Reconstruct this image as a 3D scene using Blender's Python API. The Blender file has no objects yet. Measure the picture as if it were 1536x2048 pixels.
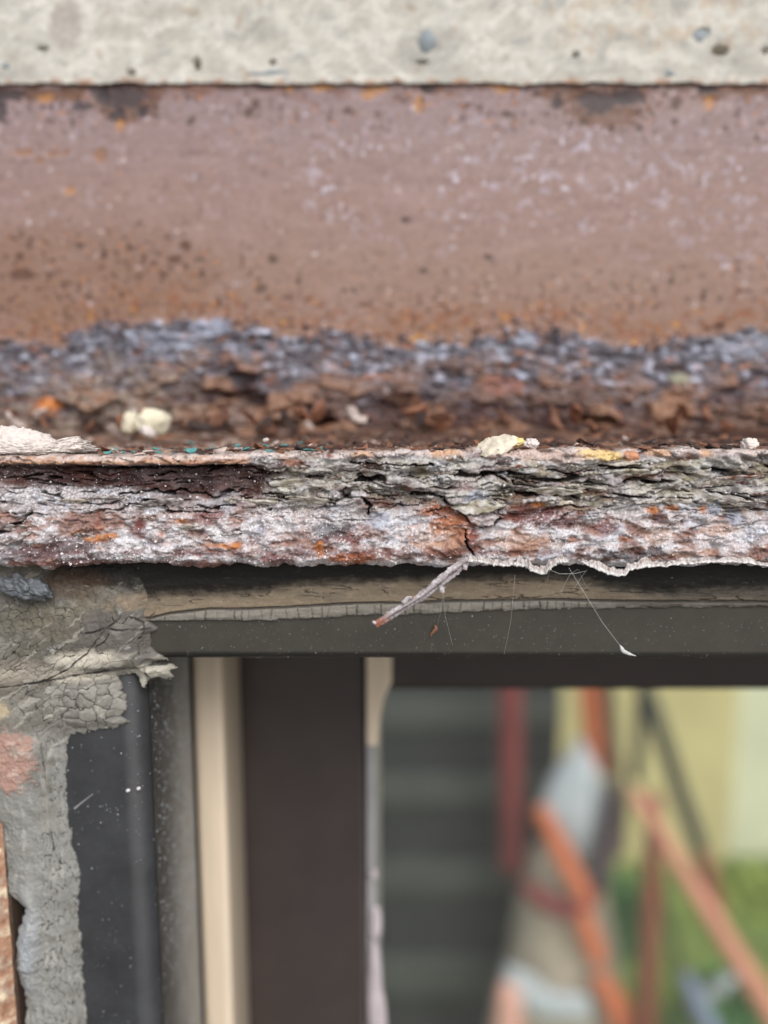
import bpy, math, random
import numpy as np
from mathutils import Vector, Matrix

S = bpy.context.scene
COL = S.collection
random.seed(7)
RNG = np.random.default_rng(11)

# ------------------------------------------------------------------ camera, sky, sun, exposure
PITCH = math.radians(8.0)
CP, SP = math.cos(PITCH), math.sin(PITCH)
F = 1536.0                    # focal length in photo pixels (photo 1536 x 2048)
EYE = 1600.0                  # eye height above the ground, mm
MM = 0.001

cam = bpy.data.cameras.new('camera')
cam.sensor_fit = 'VERTICAL'
cam.sensor_height = 36.0
cam.sensor_width = 27.0
cam.lens = 36.0 * F / 2048.0
cam.clip_start = 0.005
cam.clip_end = 2000
cam.dof.use_dof = True
cam.dof.focus_distance = 0.1325
cam.dof.aperture_fstop = 5.4
camo = bpy.data.objects.new('camera', cam)
COL.objects.link(camo)
camo.location = (0, 0, EYE * MM)
camo.rotation_euler = (math.pi / 2 - PITCH, 0, 0)
S.camera = camo

SUN_EL, SUN_AZ = math.radians(44), math.radians(160)   # azimuth from +Y clockwise: behind the camera, a little right
W = bpy.data.worlds.new('World')
S.world = W
W.use_nodes = True
wn = W.node_tree
bg = wn.nodes['Background']
sky = wn.nodes.new('ShaderNodeTexSky')
sky.sky_type = 'NISHITA'
sky.sun_disc = False
sky.sun_elevation = SUN_EL
sky.sun_rotation = SUN_AZ
sky.dust_density = 3.0
sky.air_density = 1.0
sky.ozone_density = 1.0
hs = wn.nodes.new('ShaderNodeHueSaturation')     # overcast: the blue is greyed by cloud
hs.inputs['Saturation'].default_value = 0.5
wn.links.new(sky.outputs[0], hs.inputs['Color'])
wn.links.new(hs.outputs[0], bg.inputs['Color'])
bg.inputs['Strength'].default_value = 0.12

sl = bpy.data.lights.new('sun', 'SUN')
sl.energy = 1.4
sl.angle = math.radians(35)
sl.color = (1.0, 0.985, 0.965)
so = bpy.data.objects.new('sun', sl)
COL.objects.link(so)
sd = Vector((math.sin(SUN_AZ) * math.cos(SUN_EL), math.cos(SUN_AZ) * math.cos(SUN_EL), math.sin(SUN_EL)))
so.rotation_euler = (-sd).to_track_quat('-Z', 'Y').to_euler()
so.location = (0, -2, 4)

vs = S.view_settings
vs.view_transform = 'Standard'
vs.look = 'None'
vs.gamma = 1
vs.use_curve_mapping = False
vs.exposure = 0.32
S.cycles.max_bounces = 8
S.cycles.use_denoising = True

# ------------------------------------------------------------------ numeric helpers
def unproj(px, py, Y):
    """photo pixel -> point (mm, relative to the eye) on the plane y = Y"""
    a = (px - 768.0) / F
    b = (1024.0 - py) / F
    t = Y / (CP + b * SP)
    return np.array([a * t, Y, t * (-SP + b * CP)])

def proj(x, y, z):
    d = y * CP - z * SP
    u = y * SP + z * CP
    return 768 + F * x / d, 1024 - F * u / d

def lin(c):
    c = np.asarray(c, float) / 255.0
    return np.where(c <= 0.04045, c / 12.92, ((c + 0.055) / 1.055) ** 2.4)

def sstep(a, b, x):
    t = np.clip((x - a) / (b - a), 0, 1)
    return t * t * (3 - 2 * t)

def _hash(ix, iy, iz, seed):
    h = (ix.astype(np.int64) * 374761393 + iy.astype(np.int64) * 668265263 + iz.astype(np.int64) * 1274126177 + seed * 974634777) & 0xFFFFFFFF
    h = ((h ^ (h >> 13)) * 1274126177) & 0xFFFFFFFF
    h = ((h ^ (h >> 16)) * 2246822519) & 0xFFFFFFFF
    return h ^ (h >> 15)

def rnd(ix, iy, iz, seed):
    return _hash(np.asarray(ix), np.asarray(iy), np.asarray(iz), seed) / 4294967295.0

def noise(x, y, seed=0):
    """2-D gradient noise, about -1..1"""
    x, y = np.broadcast_arrays(np.asarray(x, float), np.asarray(y, float))
    x0, y0 = np.floor(x), np.floor(y)
    fx, fy = x - x0, y - y0
    u = fx * fx * fx * (fx * (fx * 6 - 15) + 10)
    v = fy * fy * fy * (fy * (fy * 6 - 15) + 10)
    z = np.zeros_like(x0)
    def g(dx, dy):
        a = rnd(x0 + dx, y0 + dy, z, seed) * (2 * math.pi)
        return np.cos(a) * (fx - dx) + np.sin(a) * (fy - dy)
    n0 = g(0, 0) * (1 - u) + g(1, 0) * u
    n1 = g(0, 1) * (1 - u) + g(1, 1) * u
    return (n0 * (1 - v) + n1 * v) * 1.5

def fbm(x, y, seed=0, octv=4, gain=0.5):
    s, a, t = 0.0, 1.0, 0.0
    for o in range(octv):
        s = s + a * noise(x * 2 ** o + 17.3 * o, y * 2 ** o - 9.1 * o, seed + o)
        t += a
        a *= gain
    return s / t

def ridged(x, y, seed=0, octv=3):
    s, a, t = 0.0, 1.0, 0.0
    for o in range(octv):
        s = s + a * (1 - 2 * np.abs(noise(x * 2 ** o + 5.3 * o, y * 2 ** o + 3.7 * o, seed + o)))
        t += a
        a *= 0.5
    return s / t

def worley(x, y, seed=0):
    """F1, F2-F1 edge distance, random id per cell"""
    x0, y0 = np.floor(x), np.floor(y)
    f1 = np.full(x.shape, 9.0); f2 = np.full(x.shape, 9.0); cid = np.zeros(x.shape)
    z = np.zeros_like(x0)
    for dx in (-1, 0, 1):
        for dy in (-1, 0, 1):
            cx, cy = x0 + dx, y0 + dy
            qx = cx + 0.1 + 0.8 * rnd(cx, cy, z, seed)
            qy = cy + 0.1 + 0.8 * rnd(cx, cy, z, seed + 31)
            d = np.hypot(qx - x, qy - y)
            i = rnd(cx, cy, z, seed + 77)
            nearer = d < f1
            f2 = np.where(nearer, f1, np.minimum(f2, d))
            cid = np.where(nearer, i, cid)
            f1 = np.where(nearer, d, f1)
    return f1, f2 - f1, cid

def ell(px, py, cx, cy, rx, ry, n=0.0, soft=0.35):
    d = np.sqrt(((px - cx) / rx) ** 2 + ((py - cy) / ry) ** 2) + n
    return 1 - sstep(1 - soft, 1 + soft, d)

def linedist(px, py, pts):
    best = np.full(np.shape(px), 1e9)
    for (ax, ay), (bx, by) in zip(pts[:-1], pts[1:]):
        dx, dy = bx - ax, by - ay
        t = np.clip(((px - ax) * dx + (py - ay) * dy) / (dx * dx + dy * dy + 1e-9), 0, 1)
        best = np.minimum(best, np.hypot(px - ax - t * dx, py - ay - t * dy))
    return best

def inpoly(px, py, pts):
    c = np.zeros(px.shape, bool)
    n = len(pts)
    for i in range(n):
        (x1, y1), (x2, y2) = pts[i], pts[(i + 1) % n]
        if y1 == y2: continue
        hit = ((y1 > py) != (y2 > py)) & (px < (x2 - x1) * (py - y1) / (y2 - y1) + x1)
        c ^= hit
    return c

def mix(c, col, m):
    m = np.clip(m, 0, 1)[..., None]
    return c * (1 - m) + lin(col) * m

def axis_steps(lo, d0, d1, hi, step, coarse):
    """coarse outside, fine between d0 and d1"""
    a = np.arange(d0, d1 + step * 0.5, step)
    l = np.arange(lo, d0 - coarse * 0.3, coarse) if lo < d0 else np.array([])
    r = np.arange(d1 + coarse, hi + coarse * 0.5, coarse) if hi > d1 else np.array([])
    return np.concatenate([l, a, r])

# ------------------------------------------------------------------ scene helpers
def link(o, parent=None):
    COL.objects.link(o)
    if parent is not None:
        o.parent = parent
    return o

def tag(o, label=None, cat=None, group=None, kind=None):
    if label: o['label'] = label
    if cat: o['category'] = cat
    if group: o['group'] = group
    if kind: o['kind'] = kind
    return o

def thing(name, label, cat, at=(0, 0, 0), group=None):
    o = bpy.data.objects.new(name, None)
    o.empty_display_size = 0.01
    o.location = ((at[0]) * MM, at[1] * MM, (at[2] + EYE) * MM)
    link(o)
    return tag(o, label, cat, group, 'thing')

def mesh_np(name, V, faces, mat, col=None, smooth=True, extra=None):
    """V: (n,3) mm relative to the eye -> mesh in metres"""
    me = bpy.data.meshes.new(name)
    V = np.asarray(V, float)
    me.vertices.add(len(V))
    Wd = V * MM
    Wd = Wd + np.array([0, 0, EYE * MM])
    me.vertices.foreach_set('co', Wd.astype(np.float32).ravel())
    faces = np.asarray(faces)
    k = faces.shape[1]
    me.loops.add(faces.size)
    me.polygons.add(len(faces))
    me.loops.foreach_set('vertex_index', faces.astype(np.int32).ravel())
    me.polygons.foreach_set('loop_start', (np.arange(len(faces)) * k).astype(np.int32))
    me.update(calc_edges=True)
    me.polygons.foreach_set('use_smooth', np.full(len(faces), bool(smooth)))
    if col is not None:
        at = me.attributes.new('tint', 'FLOAT_COLOR', 'POINT')
        c = np.ones((len(V), 4), np.float32)
        c[:, :3] = np.clip(col.reshape(-1, 3), 0, 1)
        at.data.foreach_set('color', c.ravel())
    if extra is not None:
        for n, v in extra.items():
            at = me.attributes.new(n, 'FLOAT', 'POINT')
            at.data.foreach_set('value', np.asarray(v, np.float32).ravel())
    me.materials.append(mat)
    me.validate()
    return me

def world_part(name, me, parent):
    """mesh in world coordinates put under a thing whose Empty is not at the origin"""
    o = bpy.data.objects.new(name, me)
    link(o, parent)
    if parent is not None:
        L = parent.matrix_basis.copy()
        p = parent.parent
        while p is not None:
            L = p.matrix_basis @ L if p.type == 'EMPTY' else L
            p = p.parent
        o.matrix_parent_inverse = L.inverted() if parent.type == 'EMPTY' else Matrix()
    return o

def grid_faces(nu, nv, keep=None, flip=False):
    i = np.arange(nu * nv).reshape(nu, nv)
    q = np.stack([i[:-1, :-1], i[1:, :-1], i[1:, 1:], i[:-1, 1:]], -1)
    if flip: q = q[..., ::-1]
    q = q.reshape(-1, 4)
    if keep is not None:
        k = keep.ravel()
        q = q[k[q].all(1)]
    return q

def compact(V, faces, *arrs):
    used = np.unique(faces)
    m = np.full(len(V), -1); m[used] = np.arange(len(used))
    return (V[used], m[faces]) + tuple(a.reshape(len(V), -1)[used] for a in arrs)

# ------------------------------------------------------------------ materials
def mat(name, color=(0.5, 0.5, 0.5), rough=0.6, tint=False, var=0.25, scale=600.0, bump=0.0, bscale=2500.0, metal=0.0, spec=0.5,
        speck=None, speck_amt=0.0, speck_scale=900.0, stretch=(1, 1, 1), bdist=0.0002, coat=0.0):
    m = bpy.data.materials.new(name)
    m.use_nodes = True
    nt = m.node_tree
    N, L = nt.nodes, nt.links
    p = N['Principled BSDF']
    tc = N.new('ShaderNodeTexCoord')
    mp = N.new('ShaderNodeMapping'); mp.inputs['Scale'].default_value = stretch
    L.new(tc.outputs['Object'], mp.inputs[0])
    nz = N.new('ShaderNodeTexNoise'); nz.inputs['Scale'].default_value = scale; nz.inputs['Detail'].default_value = 6; nz.inputs['Roughness'].default_value = 0.65
    L.new(mp.outputs[0], nz.inputs['Vector'])
    mr = N.new('ShaderNodeMapRange')
    mr.inputs['From Min'].default_value = 0.3; mr.inputs['From Max'].default_value = 0.7
    mr.inputs['To Min'].default_value = 1 - var; mr.inputs['To Max'].default_value = 1 + var
    L.new(nz.outputs[0], mr.inputs['Value'])
    mx = N.new('ShaderNodeMix'); mx.data_type = 'RGBA'; mx.blend_type = 'MULTIPLY'; mx.inputs[0].default_value = 1
    if tint:
        at = N.new('ShaderNodeAttribute'); at.attribute_name = 'tint'
        L.new(at.outputs['Color'], mx.inputs[6])
    else:
        mx.inputs[6].default_value = (*color, 1)
    L.new(mr.outputs[0], mx.inputs[7])
    outc = mx.outputs[2]
    if speck is not None:
        vo = N.new('ShaderNodeTexVoronoi'); vo.inputs['Scale'].default_value = speck_scale
        L.new(tc.outputs['Object'], vo.inputs['Vector'])
        cr = N.new('ShaderNodeMapRange'); cr.inputs['From Min'].default_value = 0.16; cr.inputs['From Max'].default_value = 0.05
        L.new(vo.outputs['Distance'], cr.inputs['Value'])
        wn_ = N.new('ShaderNodeSeparateColor'); L.new(vo.outputs['Color'], wn_.inputs[0])
        th = N.new('ShaderNodeMapRange'); th.inputs['From Min'].default_value = 1 - speck_amt; th.inputs['From Max'].default_value = 1 - speck_amt * 0.3
        L.new(wn_.outputs[0], th.inputs['Value'])
        mu = N.new('ShaderNodeMath'); mu.operation = 'MULTIPLY'
        L.new(cr.outputs[0], mu.inputs[0]); L.new(th.outputs[0], mu.inputs[1])
        m2 = N.new('ShaderNodeMix'); m2.data_type = 'RGBA'
        L.new(mu.outputs[0], m2.inputs[0]); L.new(outc, m2.inputs[6]); m2.inputs[7].default_value = (*speck, 1)
        outc = m2.outputs[2]
    L.new(outc, p.inputs['Base Color'])
    p.inputs['Roughness'].default_value = rough
    p.inputs['Metallic'].default_value = metal
    p.inputs['Specular IOR Level'].default_value = spec
    p.inputs['Coat Weight'].default_value = coat
    if bump > 0:
        n2 = N.new('ShaderNodeTexNoise'); n2.inputs['Scale'].default_value = bscale; n2.inputs['Detail'].default_value = 4
        L.new(mp.outputs[0], n2.inputs['Vector'])
        b = N.new('ShaderNodeBump'); b.inputs['Strength'].default_value = bump; b.inputs['Distance'].default_value = bdist
        L.new(n2.outputs[0], b.inputs['Height'])
        L.new(b.outputs[0], p.inputs['Normal'])
    return m

def L3(r, g, b, k=1.0):
    return tuple(float(v) * k for v in lin((r, g, b)))

M_conc = mat('concrete', tint=True, rough=0.9, var=0.12, scale=420, bump=0.15, bscale=1600, spec=0.2, bdist=0.0005)
M_paint = mat('painted_rusty_steel', tint=True, rough=0.55, var=0.10, scale=500, bump=0.25, bscale=1500, spec=0.4, stretch=(0.35, 1, 1), bdist=0.0003)
M_rust = mat('salt_crusted_rust', tint=True, rough=0.85, var=0.24, scale=1900, bump=0.45, bscale=3600, spec=0.2, speck=(0.85, 0.83, 0.82), speck_amt=0.04, speck_scale=2200)
M_flk = [mat('flake_dark_rust', L3(58, 44, 40), 0.75, var=0.4, scale=1500, bump=0.5),
         mat('flake_brown_rust', L3(112, 76, 58), 0.8, var=0.4, scale=1500, bump=0.5),
         mat('flake_orange_rust', L3(138, 94, 72), 0.85, var=0.35, scale=1500, bump=0.5),
         mat('flake_pale_salt', L3(195, 180, 172), 0.9, var=0.3, scale=1500, bump=0.5),
         mat('chip_turquoise_paint', L3(88, 150, 150), 0.6, var=0.3, scale=1500, bump=0.3)]
M_salt = mat('salt_grain', L3(225, 222, 222), 0.7, var=0.15, scale=1500)
M_mortar = mat('white_mortar', L3(222, 212, 206), 0.95, var=0.14, scale=900, bump=0.6, bscale=3000, spec=0.1)
M_cream = mat('cream_plaster', L3(228, 221, 196), 0.8, var=0.15, scale=400, bump=0.3)
M_leafy = mat('dry_paint_curl', L3(216, 206, 186), 0.75, var=0.35, scale=500, bump=0.4)
M_frame = mat('dark_window_coating', L3(66, 63, 57), 0.36, var=0.12, scale=250, bump=0.08, bscale=900, speck=(0.5, 0.5, 0.5), speck_amt=0.10, speck_scale=1000)
M_jamb = mat('dark_dusty_coating', L3(54, 55, 57), 0.55, var=0.28, scale=120, spec=0.35, bump=0.08, bscale=900, speck=(0.55, 0.57, 0.6), speck_amt=0.22, speck_scale=900)
M_sash = mat('brown_sash_coating', L3(62, 54, 52), 0.3, var=0.15, scale=60, bump=0.05, bscale=400)
M_bead = mat('beige_timber_bead', L3(216, 199, 176), 0.6, var=0.10, scale=60, stretch=(6, 6, 0.4), bump=0.1, bscale=300)
M_gask = mat('grey_gasket', L3(150, 148, 150), 0.35, var=0.15, scale=120, spec=0.6)
M_seal = mat('cracked_sealant', tint=True, rough=0.62, var=0.12, scale=1400, bump=0.35, bscale=3500, spec=0.35, bdist=0.0001, speck=(0.55, 0.54, 0.52), speck_amt=0.04, speck_scale=1300)
M_brick = mat('brick', tint=True, rough=0.95, var=0.3, scale=1500, bump=0.5, bscale=2600, bdist=0.0003, spec=0.08)
M_brickm = mat('brick_mortar', L3(196, 180, 155), 0.95, var=0.2, scale=400, bump=0.6, bscale=1200)
M_web = mat('spider_silk', L3(200, 200, 198), 0.4, var=0.05)
M_sliver = mat('rust_sliver', tint=True, rough=0.75, var=0.3, scale=2500, bump=0.6, bscale=4500)

M_glass = bpy.data.materials.new('window_glass')
M_glass.use_nodes = True
_p = M_glass.node_tree.nodes['Principled BSDF']
_n = M_glass.node_tree.nodes.new('ShaderNodeTexNoise'); _n.inputs['Scale'].default_value = 40
_r = M_glass.node_tree.nodes.new('ShaderNodeMapRange'); _r.inputs['To Min'].default_value = 0.0; _r.inputs['To Max'].default_value = 0.0
M_glass.node_tree.links.new(_n.outputs[0], _r.inputs['Value'])
M_glass.node_tree.links.new(_r.outputs[0], _p.inputs['Roughness'])
_p.inputs['Transmission Weight'].default_value = 1.0
_p.inputs['IOR'].default_value = 1.45
_p.inputs['Base Color'].default_value = (0.97, 0.985, 0.975, 1)

_t = M_glass.node_tree
_df = _t.nodes.new('ShaderNodeBsdfDiffuse'); _df.inputs['Color'].default_value = (0.62, 0.61, 0.58, 1)
_mxs = _t.nodes.new('ShaderNodeMixShader')
_n2 = _t.nodes.new('ShaderNodeTexNoise'); _n2.inputs['Scale'].default_value = 55; _n2.inputs['Detail'].default_value = 4
_r2 = _t.nodes.new('ShaderNodeMapRange'); _r2.inputs['To Min'].default_value = 0.003; _r2.inputs['To Max'].default_value = 0.03
_t.links.new(_n2.outputs[0], _r2.inputs['Value']); _t.links.new(_r2.outputs[0], _mxs.inputs[0])
_t.links.new(_p.outputs[0], _mxs.inputs[1]); _t.links.new(_df.outputs[0], _mxs.inputs[2])
_t.links.new(_mxs.outputs[0], _t.nodes['Material Output'].inputs['Surface'])

# ------------------------------------------------------------------ setting: ground and lawn
def sheet(name, x0, x1, y0, y1, z, m, parent=None):
    V = np.array([[x0, y0, z], [x1, y0, z], [x1, y1, z], [x0, y1, z]], float)
    return world_part(name, mesh_np(name, V, np.array([[0, 1, 2, 3]]), m, smooth=False), parent)

M_ground = mat('paving', (0.24, 0.23, 0.21), 0.9, var=0.25, scale=6, bump=0.2, bscale=60)
tag(sheet('ground', -60000, 60000, -60000, 60000, -EYE, M_ground), kind='structure')
M_soil = mat('lawn_soil', L3(120, 140, 70), 0.9, var=0.3, scale=12)
tag(sheet('lawn', -3000, 4000, 500, 2600, -EYE + 4, M_soil), kind='structure')
M_grass = mat('grass_blade', L3(136, 154, 92), 0.6, var=0.35, scale=9)
ng = 9000
gx = RNG.uniform(200, 2600, ng); gy = RNG.uniform(900, 2580, ng)
gh = RNG.uniform(25, 70, ng); ga = RNG.uniform(0, 6.283, ng); gw = RNG.uniform(2, 4, ng); gl = RNG.uniform(-25, 25, (ng, 2))
Vg = np.empty((ng, 3, 3))
Vg[:, 0] = np.stack([gx - np.cos(ga) * gw, gy - np.sin(ga) * gw, np.full(ng, -EYE + 4.0)], 1)
Vg[:, 1] = np.stack([gx + np.cos(ga) * gw, gy + np.sin(ga) * gw, np.full(ng, -EYE + 4.0)], 1)
Vg[:, 2] = np.stack([gx + gl[:, 0], gy + gl[:, 1], -EYE + 4 + gh], 1)
tag(world_part('grass', mesh_np('grass', Vg.reshape(-1, 3), np.arange(ng * 3).reshape(-1, 3), M_grass, smooth=False), None), kind='stuff')

# ------------------------------------------------------------------ concrete wall above the lintel
YP = 186.0           # face of the upright leg
YC = YP - 0.5        # face of the concrete
ZT = float(unproj(768, 164, YP)[2])   # top of the upright leg
wall = thing('concrete_wall', 'rough pale grey concrete wall face above the brown steel plate', 'wall', (0, 300, ZT))
cx_ = axis_steps(-500, -108, 108, 500, 0.28, 25)
cz_ = np.concatenate([[ZT - 0.5, ZT - 0.25], np.arange(ZT, ZT + 27, 0.28), np.arange(ZT + 34, ZT + 300, 22)])
X, Z = np.meshgrid(cx_, cz_, indexing='ij')
PX, PY = proj(X, YC, Z)
wx = X + 2.0 * fbm(X / 7, Z / 7, 3); wz = Z + 2.0 * fbm(X / 7, Z / 7, 9)
big = fbm(wx / 16, wz / 9, 21, 4)
rid = ridged(wx / 11, wz / 7, 41, 4)
fine = fbm(X / 1.6, Z / 1.3, 51, 4)
f1, fe, ci = worley(wx / 6.0, wz / 4.0, 61)
dg = X * 0.8 + Z * 0.6; dv = -X * 0.6 + Z * 0.8
h = 0.7 * fbm(wx / 26, wz / 14, 21, 3) + 0.16 * np.clip(rid, 0, 1) + 0.06 * fine + 0.10 * fbm(dg / 12, dv / 2.6, 57, 4)
pits = [(1440, 101, 15, 9), (1405, 66, 12, 7), (1533, 100, 7, 6), (393, 128, 7, 11), (844, 124, 11, 3), (262, 146, 8, 5), (86, 98, 9, 4), (1151, 110, 6, 5), (545, 126, 7, 5)]
pm = np.zeros_like(X)
for a, b, rx, ry in pits:
    pm = np.maximum(pm, ell(PX, PY, a, b, rx, ry, 0.25 * fine))
for _ in range(3):
    a, b, r = random.uniform(-300, 1850), random.uniform(-60, 150), random.uniform(2, 5)
    pm = np.maximum(pm, 0.5 * ell(PX, PY, a, b, r * 1.4, r, 0.3 * fine))
h = h - 3.2 * pm
edge = 1 - sstep(ZT, ZT + 1.6, Z)
h = h * (1 - 0.75 * edge) + 0.2 * edge
c = np.zeros(X.shape + (3,)) + lin((193, 189, 179))
c = mix(c, (206, 202, 191), sstep(0.0, 0.6, big))
c = mix(c, (176, 175, 170), sstep(0.05, 0.5, -fbm(wx / 9, wz / 5, 71)))
c = mix(c, (214, 211, 202), 0.8 * sstep(0.3, 0.75, rid))
c = mix(c, (212, 208, 197), 0.6 * sstep(0.12, 0.5, fbm(dg / 7, dv / 2.0, 58, 4)))
c = mix(c, (166, 163, 154), 0.45 * sstep(0.15, 0.5, fbm(dg / 5, dv / 1.6, 59, 4)))
c = mix(c, (196, 178, 156), 0.7 * ell(PX, PY, 1330, 50, 240, 60, 0.6 * big) * sstep(-0.1, 0.4, fbm(wx / 4, wz / 3, 75)))
c = mix(c, (150, 138, 132), 0.55 * ell(PX, PY, 128, 60, 30, 60, 0.9 * big + 0.4 * fine))
c = mix(c, (160, 158, 152), 0.55 * sstep(0.0, 0.5, fbm(X / 22, Z / 10, 98, 4)))
c = mix(c, (170, 150, 128), 0.6 * sstep(0.25, 0.6, fbm(wx / 5, wz / 5, 85)))
c = mix(c, (128, 120, 108), 0.6 * sstep(0.30, 0.55, fbm(X / 0.9, Z / 0.8, 95)))
c = mix(c, (226, 222, 212), 0.6 * sstep(0.30, 0.55, fbm(X / 0.8, Z / 0.8, 97)))
c = mix(c, (172, 132, 106), 0.8 * sstep(-0.1, 0.3, fbm(X / 5, X * 0, 91, 3)) * (1 - sstep(0, 1.0, Z - ZT + 0.4 * fine)))
Zw = Z + (0.9 * fbm(X / 9, X * 0, 87, 4) + 0.3 * fbm(X / 1.2, X * 0, 89, 3)) * (1 - sstep(ZT, ZT + 3, Z))
V = np.stack([X, YC - h, Zw], -1).reshape(-1, 3)
world_part('wall_face', mesh_np('wall_face', V, grid_faces(*X.shape), M_conc, c), wall)
# body of the wall behind its face
def boxV(x0, x1, y0, y1, z0, z1):
    return np.array([[x, y, z] for x in (x0, x1) for y in (y0, y1) for z in (z0, z1)], float)
BOXF = np.array([[0, 1, 3, 2], [4, 6, 7, 5], [0, 4, 5, 1], [2, 3, 7, 6], [0, 2, 6, 4], [1, 5, 7, 3]])
def box(name, x0, x1, y0, y1, z0, z1, m, parent, bevel=0.0, seg=3):
    me = mesh_np(name, boxV(x0, x1, y0, y1, z0, z1), BOXF, m, smooth=False)
    o = world_part(name, me, parent)
    if bevel:
        b = o.modifiers.new('bevel', 'BEVEL'); b.width = bevel * MM; b.segments = seg; b.limit_method = 'ANGLE'
        me.polygons.foreach_set('use_smooth', np.ones(6, bool))
        o.modifiers.new('wn', 'WEIGHTED_NORMAL')
    return o
M_concb = mat('concrete_body', L3(203, 198, 187), 0.9, var=0.12, scale=60, bump=0.3, bscale=300)
box('wall_core', -512, 512, YC + 10, YC + 250, -12, ZT + 310, M_concb, wall)

def rock_mesh(name, r, seed, m, sub=3, amp=0.3, freq=1.2):
    import bmesh
    bm = bmesh.new()
    bmesh.ops.create_icosphere(bm, subdivisions=sub, radius=1.0)
    P = np.array([v.co[:] for v in bm.verts]); 
    n = fbm(P[:, 0] * freq + P[:, 2] * 0.7, P[:, 1] * freq - P[:, 2] * 0.9, seed, 4) + 0.5 * fbm(P[:, 2] * freq * 2, P[:, 0] * freq * 2 + P[:, 1], seed + 5, 3)
    P = P * (1 + amp * n)[:, None] * np.array(r) * MM
    for v, p in zip(bm.verts, P): v.co = p
    for f in bm.faces: f.smooth = sub > 2
    me = bpy.data.meshes.new(name); bm.to_mesh(me); bm.free()
    me.materials.append(m)
    return me

def put(name, me, p, parent=None, rot=(0, 0, 0)):
    """place a mesh that is centred on its own origin at p (mm, relative to the eye)"""
    o = bpy.data.objects.new(name, me)
    link(o, parent)
    base = Vector((0, 0, 0))
    if parent is not None: base = parent.location
    o.location = Vector((p[0] * MM, p[1] * MM, (p[2] + EYE) * MM)) - base
    o.rotation_euler = rot
    return o

M_stone = mat('blue_grey_aggregate', L3(138, 146, 150), 0.7, var=0.2, scale=300, bump=0.3)
for i, (a, b, rx, rz) in enumerate([(535, 146, 8.5, 1.5), (1398, 72, 3.2, 2.4), (855, 82, 3.0, 3.2), (15, 130, 3.0, 1.8), (1340, 148, 2.5, 1.2)]):
    p = unproj(a, b, YC)
    p[1] += 1.55
    put('aggregate_stone', rock_mesh('aggregate_stone', (rx, 2.0, rz), 300 + i, M_stone, 3, 0.25), p, wall)

# ------------------------------------------------------------------ steel lintel (angle): upright plate, ledge with blown edge
lintel = thing('steel_lintel', 'rusted brown painted steel lintel with blistered salt white front edge', 'lintel', (0, 170, -10))
px_ = axis_steps(-600, -104, 104, 600, 0.26, 30)
pz_ = np.concatenate([np.arange(-9.5, 35, 0.26), np.arange(35, ZT + 0.1, 0.28)])
X, Z = np.meshgrid(px_, pz_, indexing='ij')
PX, PY = proj(X, YP, Z)
n1 = fbm(X / 9, Z / 6, 101, 5); n2 = fbm(X / 3, Z / 2.2, 111, 4); n3 = fbm(X / 1.1, Z / 0.9, 121, 3)
bx = [-400, 0, 120, 220, 330, 420, 520, 640, 760, 900, 1060, 1160, 1260, 1380, 1480, 1560, 2000]
by = [690, 690, 680, 645, 640, 632, 655, 662, 680, 672, 655, 668, 690, 678, 655, 660, 680]
bline = np.interp(PX, bx, by)
t = PY - bline + 34 * n1 + 30 * n2 + 12 * n3               # >0: rust eaten zone
rz = sstep(-8, 12, t)
f1, fe, ci = worley((X + 0.8 * n2) / 3.4, (Z + 0.8 * n1) / 2.2, 131)
g1, ge, gi = worley((X + 1.5 * n2) / 7.0, (Z + n1) / 4.0, 141)
deep = sstep(20, 190, PY - bline)
h = 0.03 * n3 + 0.12 * n1
h = h + rz * (0.5 + 1.0 * n2 + 0.7 * n3 + 0.6 * (ci - 0.3) * sstep(0, 0.2, fe) + 0.9 * ridged(X / 6, Z / 2.6, 137, 4)) + rz * deep * (3.2 + 3.5 * (gi - 0.35) * sstep(0, 0.15, ge) + 1.2 * n1)
cav = np.zeros_like(X)
for a, b, rx, ry in [(805, 805, 60, 17), (490, 805, 40, 22), (20, 760, 22, 55), (905, 750, 22, 12), (480, 760, 35, 14), (1340, 745, 40, 14), (640, 845, 30, 10), (1180, 840, 40, 9)]:
    cav = np.maximum(cav, ell(PX, PY, a, b, rx, ry, 0.5 * n2))
h = h - 5.0 * cav * deep
c = np.zeros(X.shape + (3,)) + lin((153, 127, 119))
c = mix(c, (149, 129, 129), 1 - sstep(190, 420, PY + 50 * n1))  # lilac-grey towards the top: weathered paint plus some sky sheen put in
c = mix(c, (151, 123, 108), 0.8 * sstep(430, 560, PY + 60 * n1 - 0.02 * (PX - 700)))
c = mix(c, (146, 112, 92), 0.6 * sstep(555, 660, PY + 40 * n1 + 12 * n2))
c = mix(c, (134, 100, 78), 0.5 * ell(PX, PY, 150, 560, 280, 100, 0.6 * n1))
# chalky lilac spots
sp = sstep(0.10, 0.34, fbm(X / 3.0, Z / 3.0, 151, 4))
den = np.maximum.reduce([ell(PX, PY, 1180, 330, 420, 120, 0.4 * n1, 0.6), 0.9 * ell(PX, PY, 690, 350, 110, 110, 0.5 * n1, 0.6), 0.4 * ell(PX, PY, 300, 300, 500, 160, 0.4 * n1, 0.7), 0.7 * ell(PX, PY, 1450, 420, 160, 130, 0.5 * n1, 0.6), 0.4 * ell(PX, PY, 900, 460, 200, 60, 0.5 * n1)])
patchy = sstep(-0.15, 0.35, fbm(X / 11, Z / 8, 153, 3) + 0.25 * den)
den = den * patchy
c = mix(c, (192, 182, 198), 0.55 * sp * den)
c = mix(c, (214, 208, 222), 0.9 * sstep(0.30, 0.5, fbm(X / 2.2, Z / 2.2, 157, 3)) * den)
c = mix(c, (164, 140, 134), 0.4 * sstep(0.0, 0.5, fbm(X / 20, Z / 9, 158, 4)))
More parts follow.
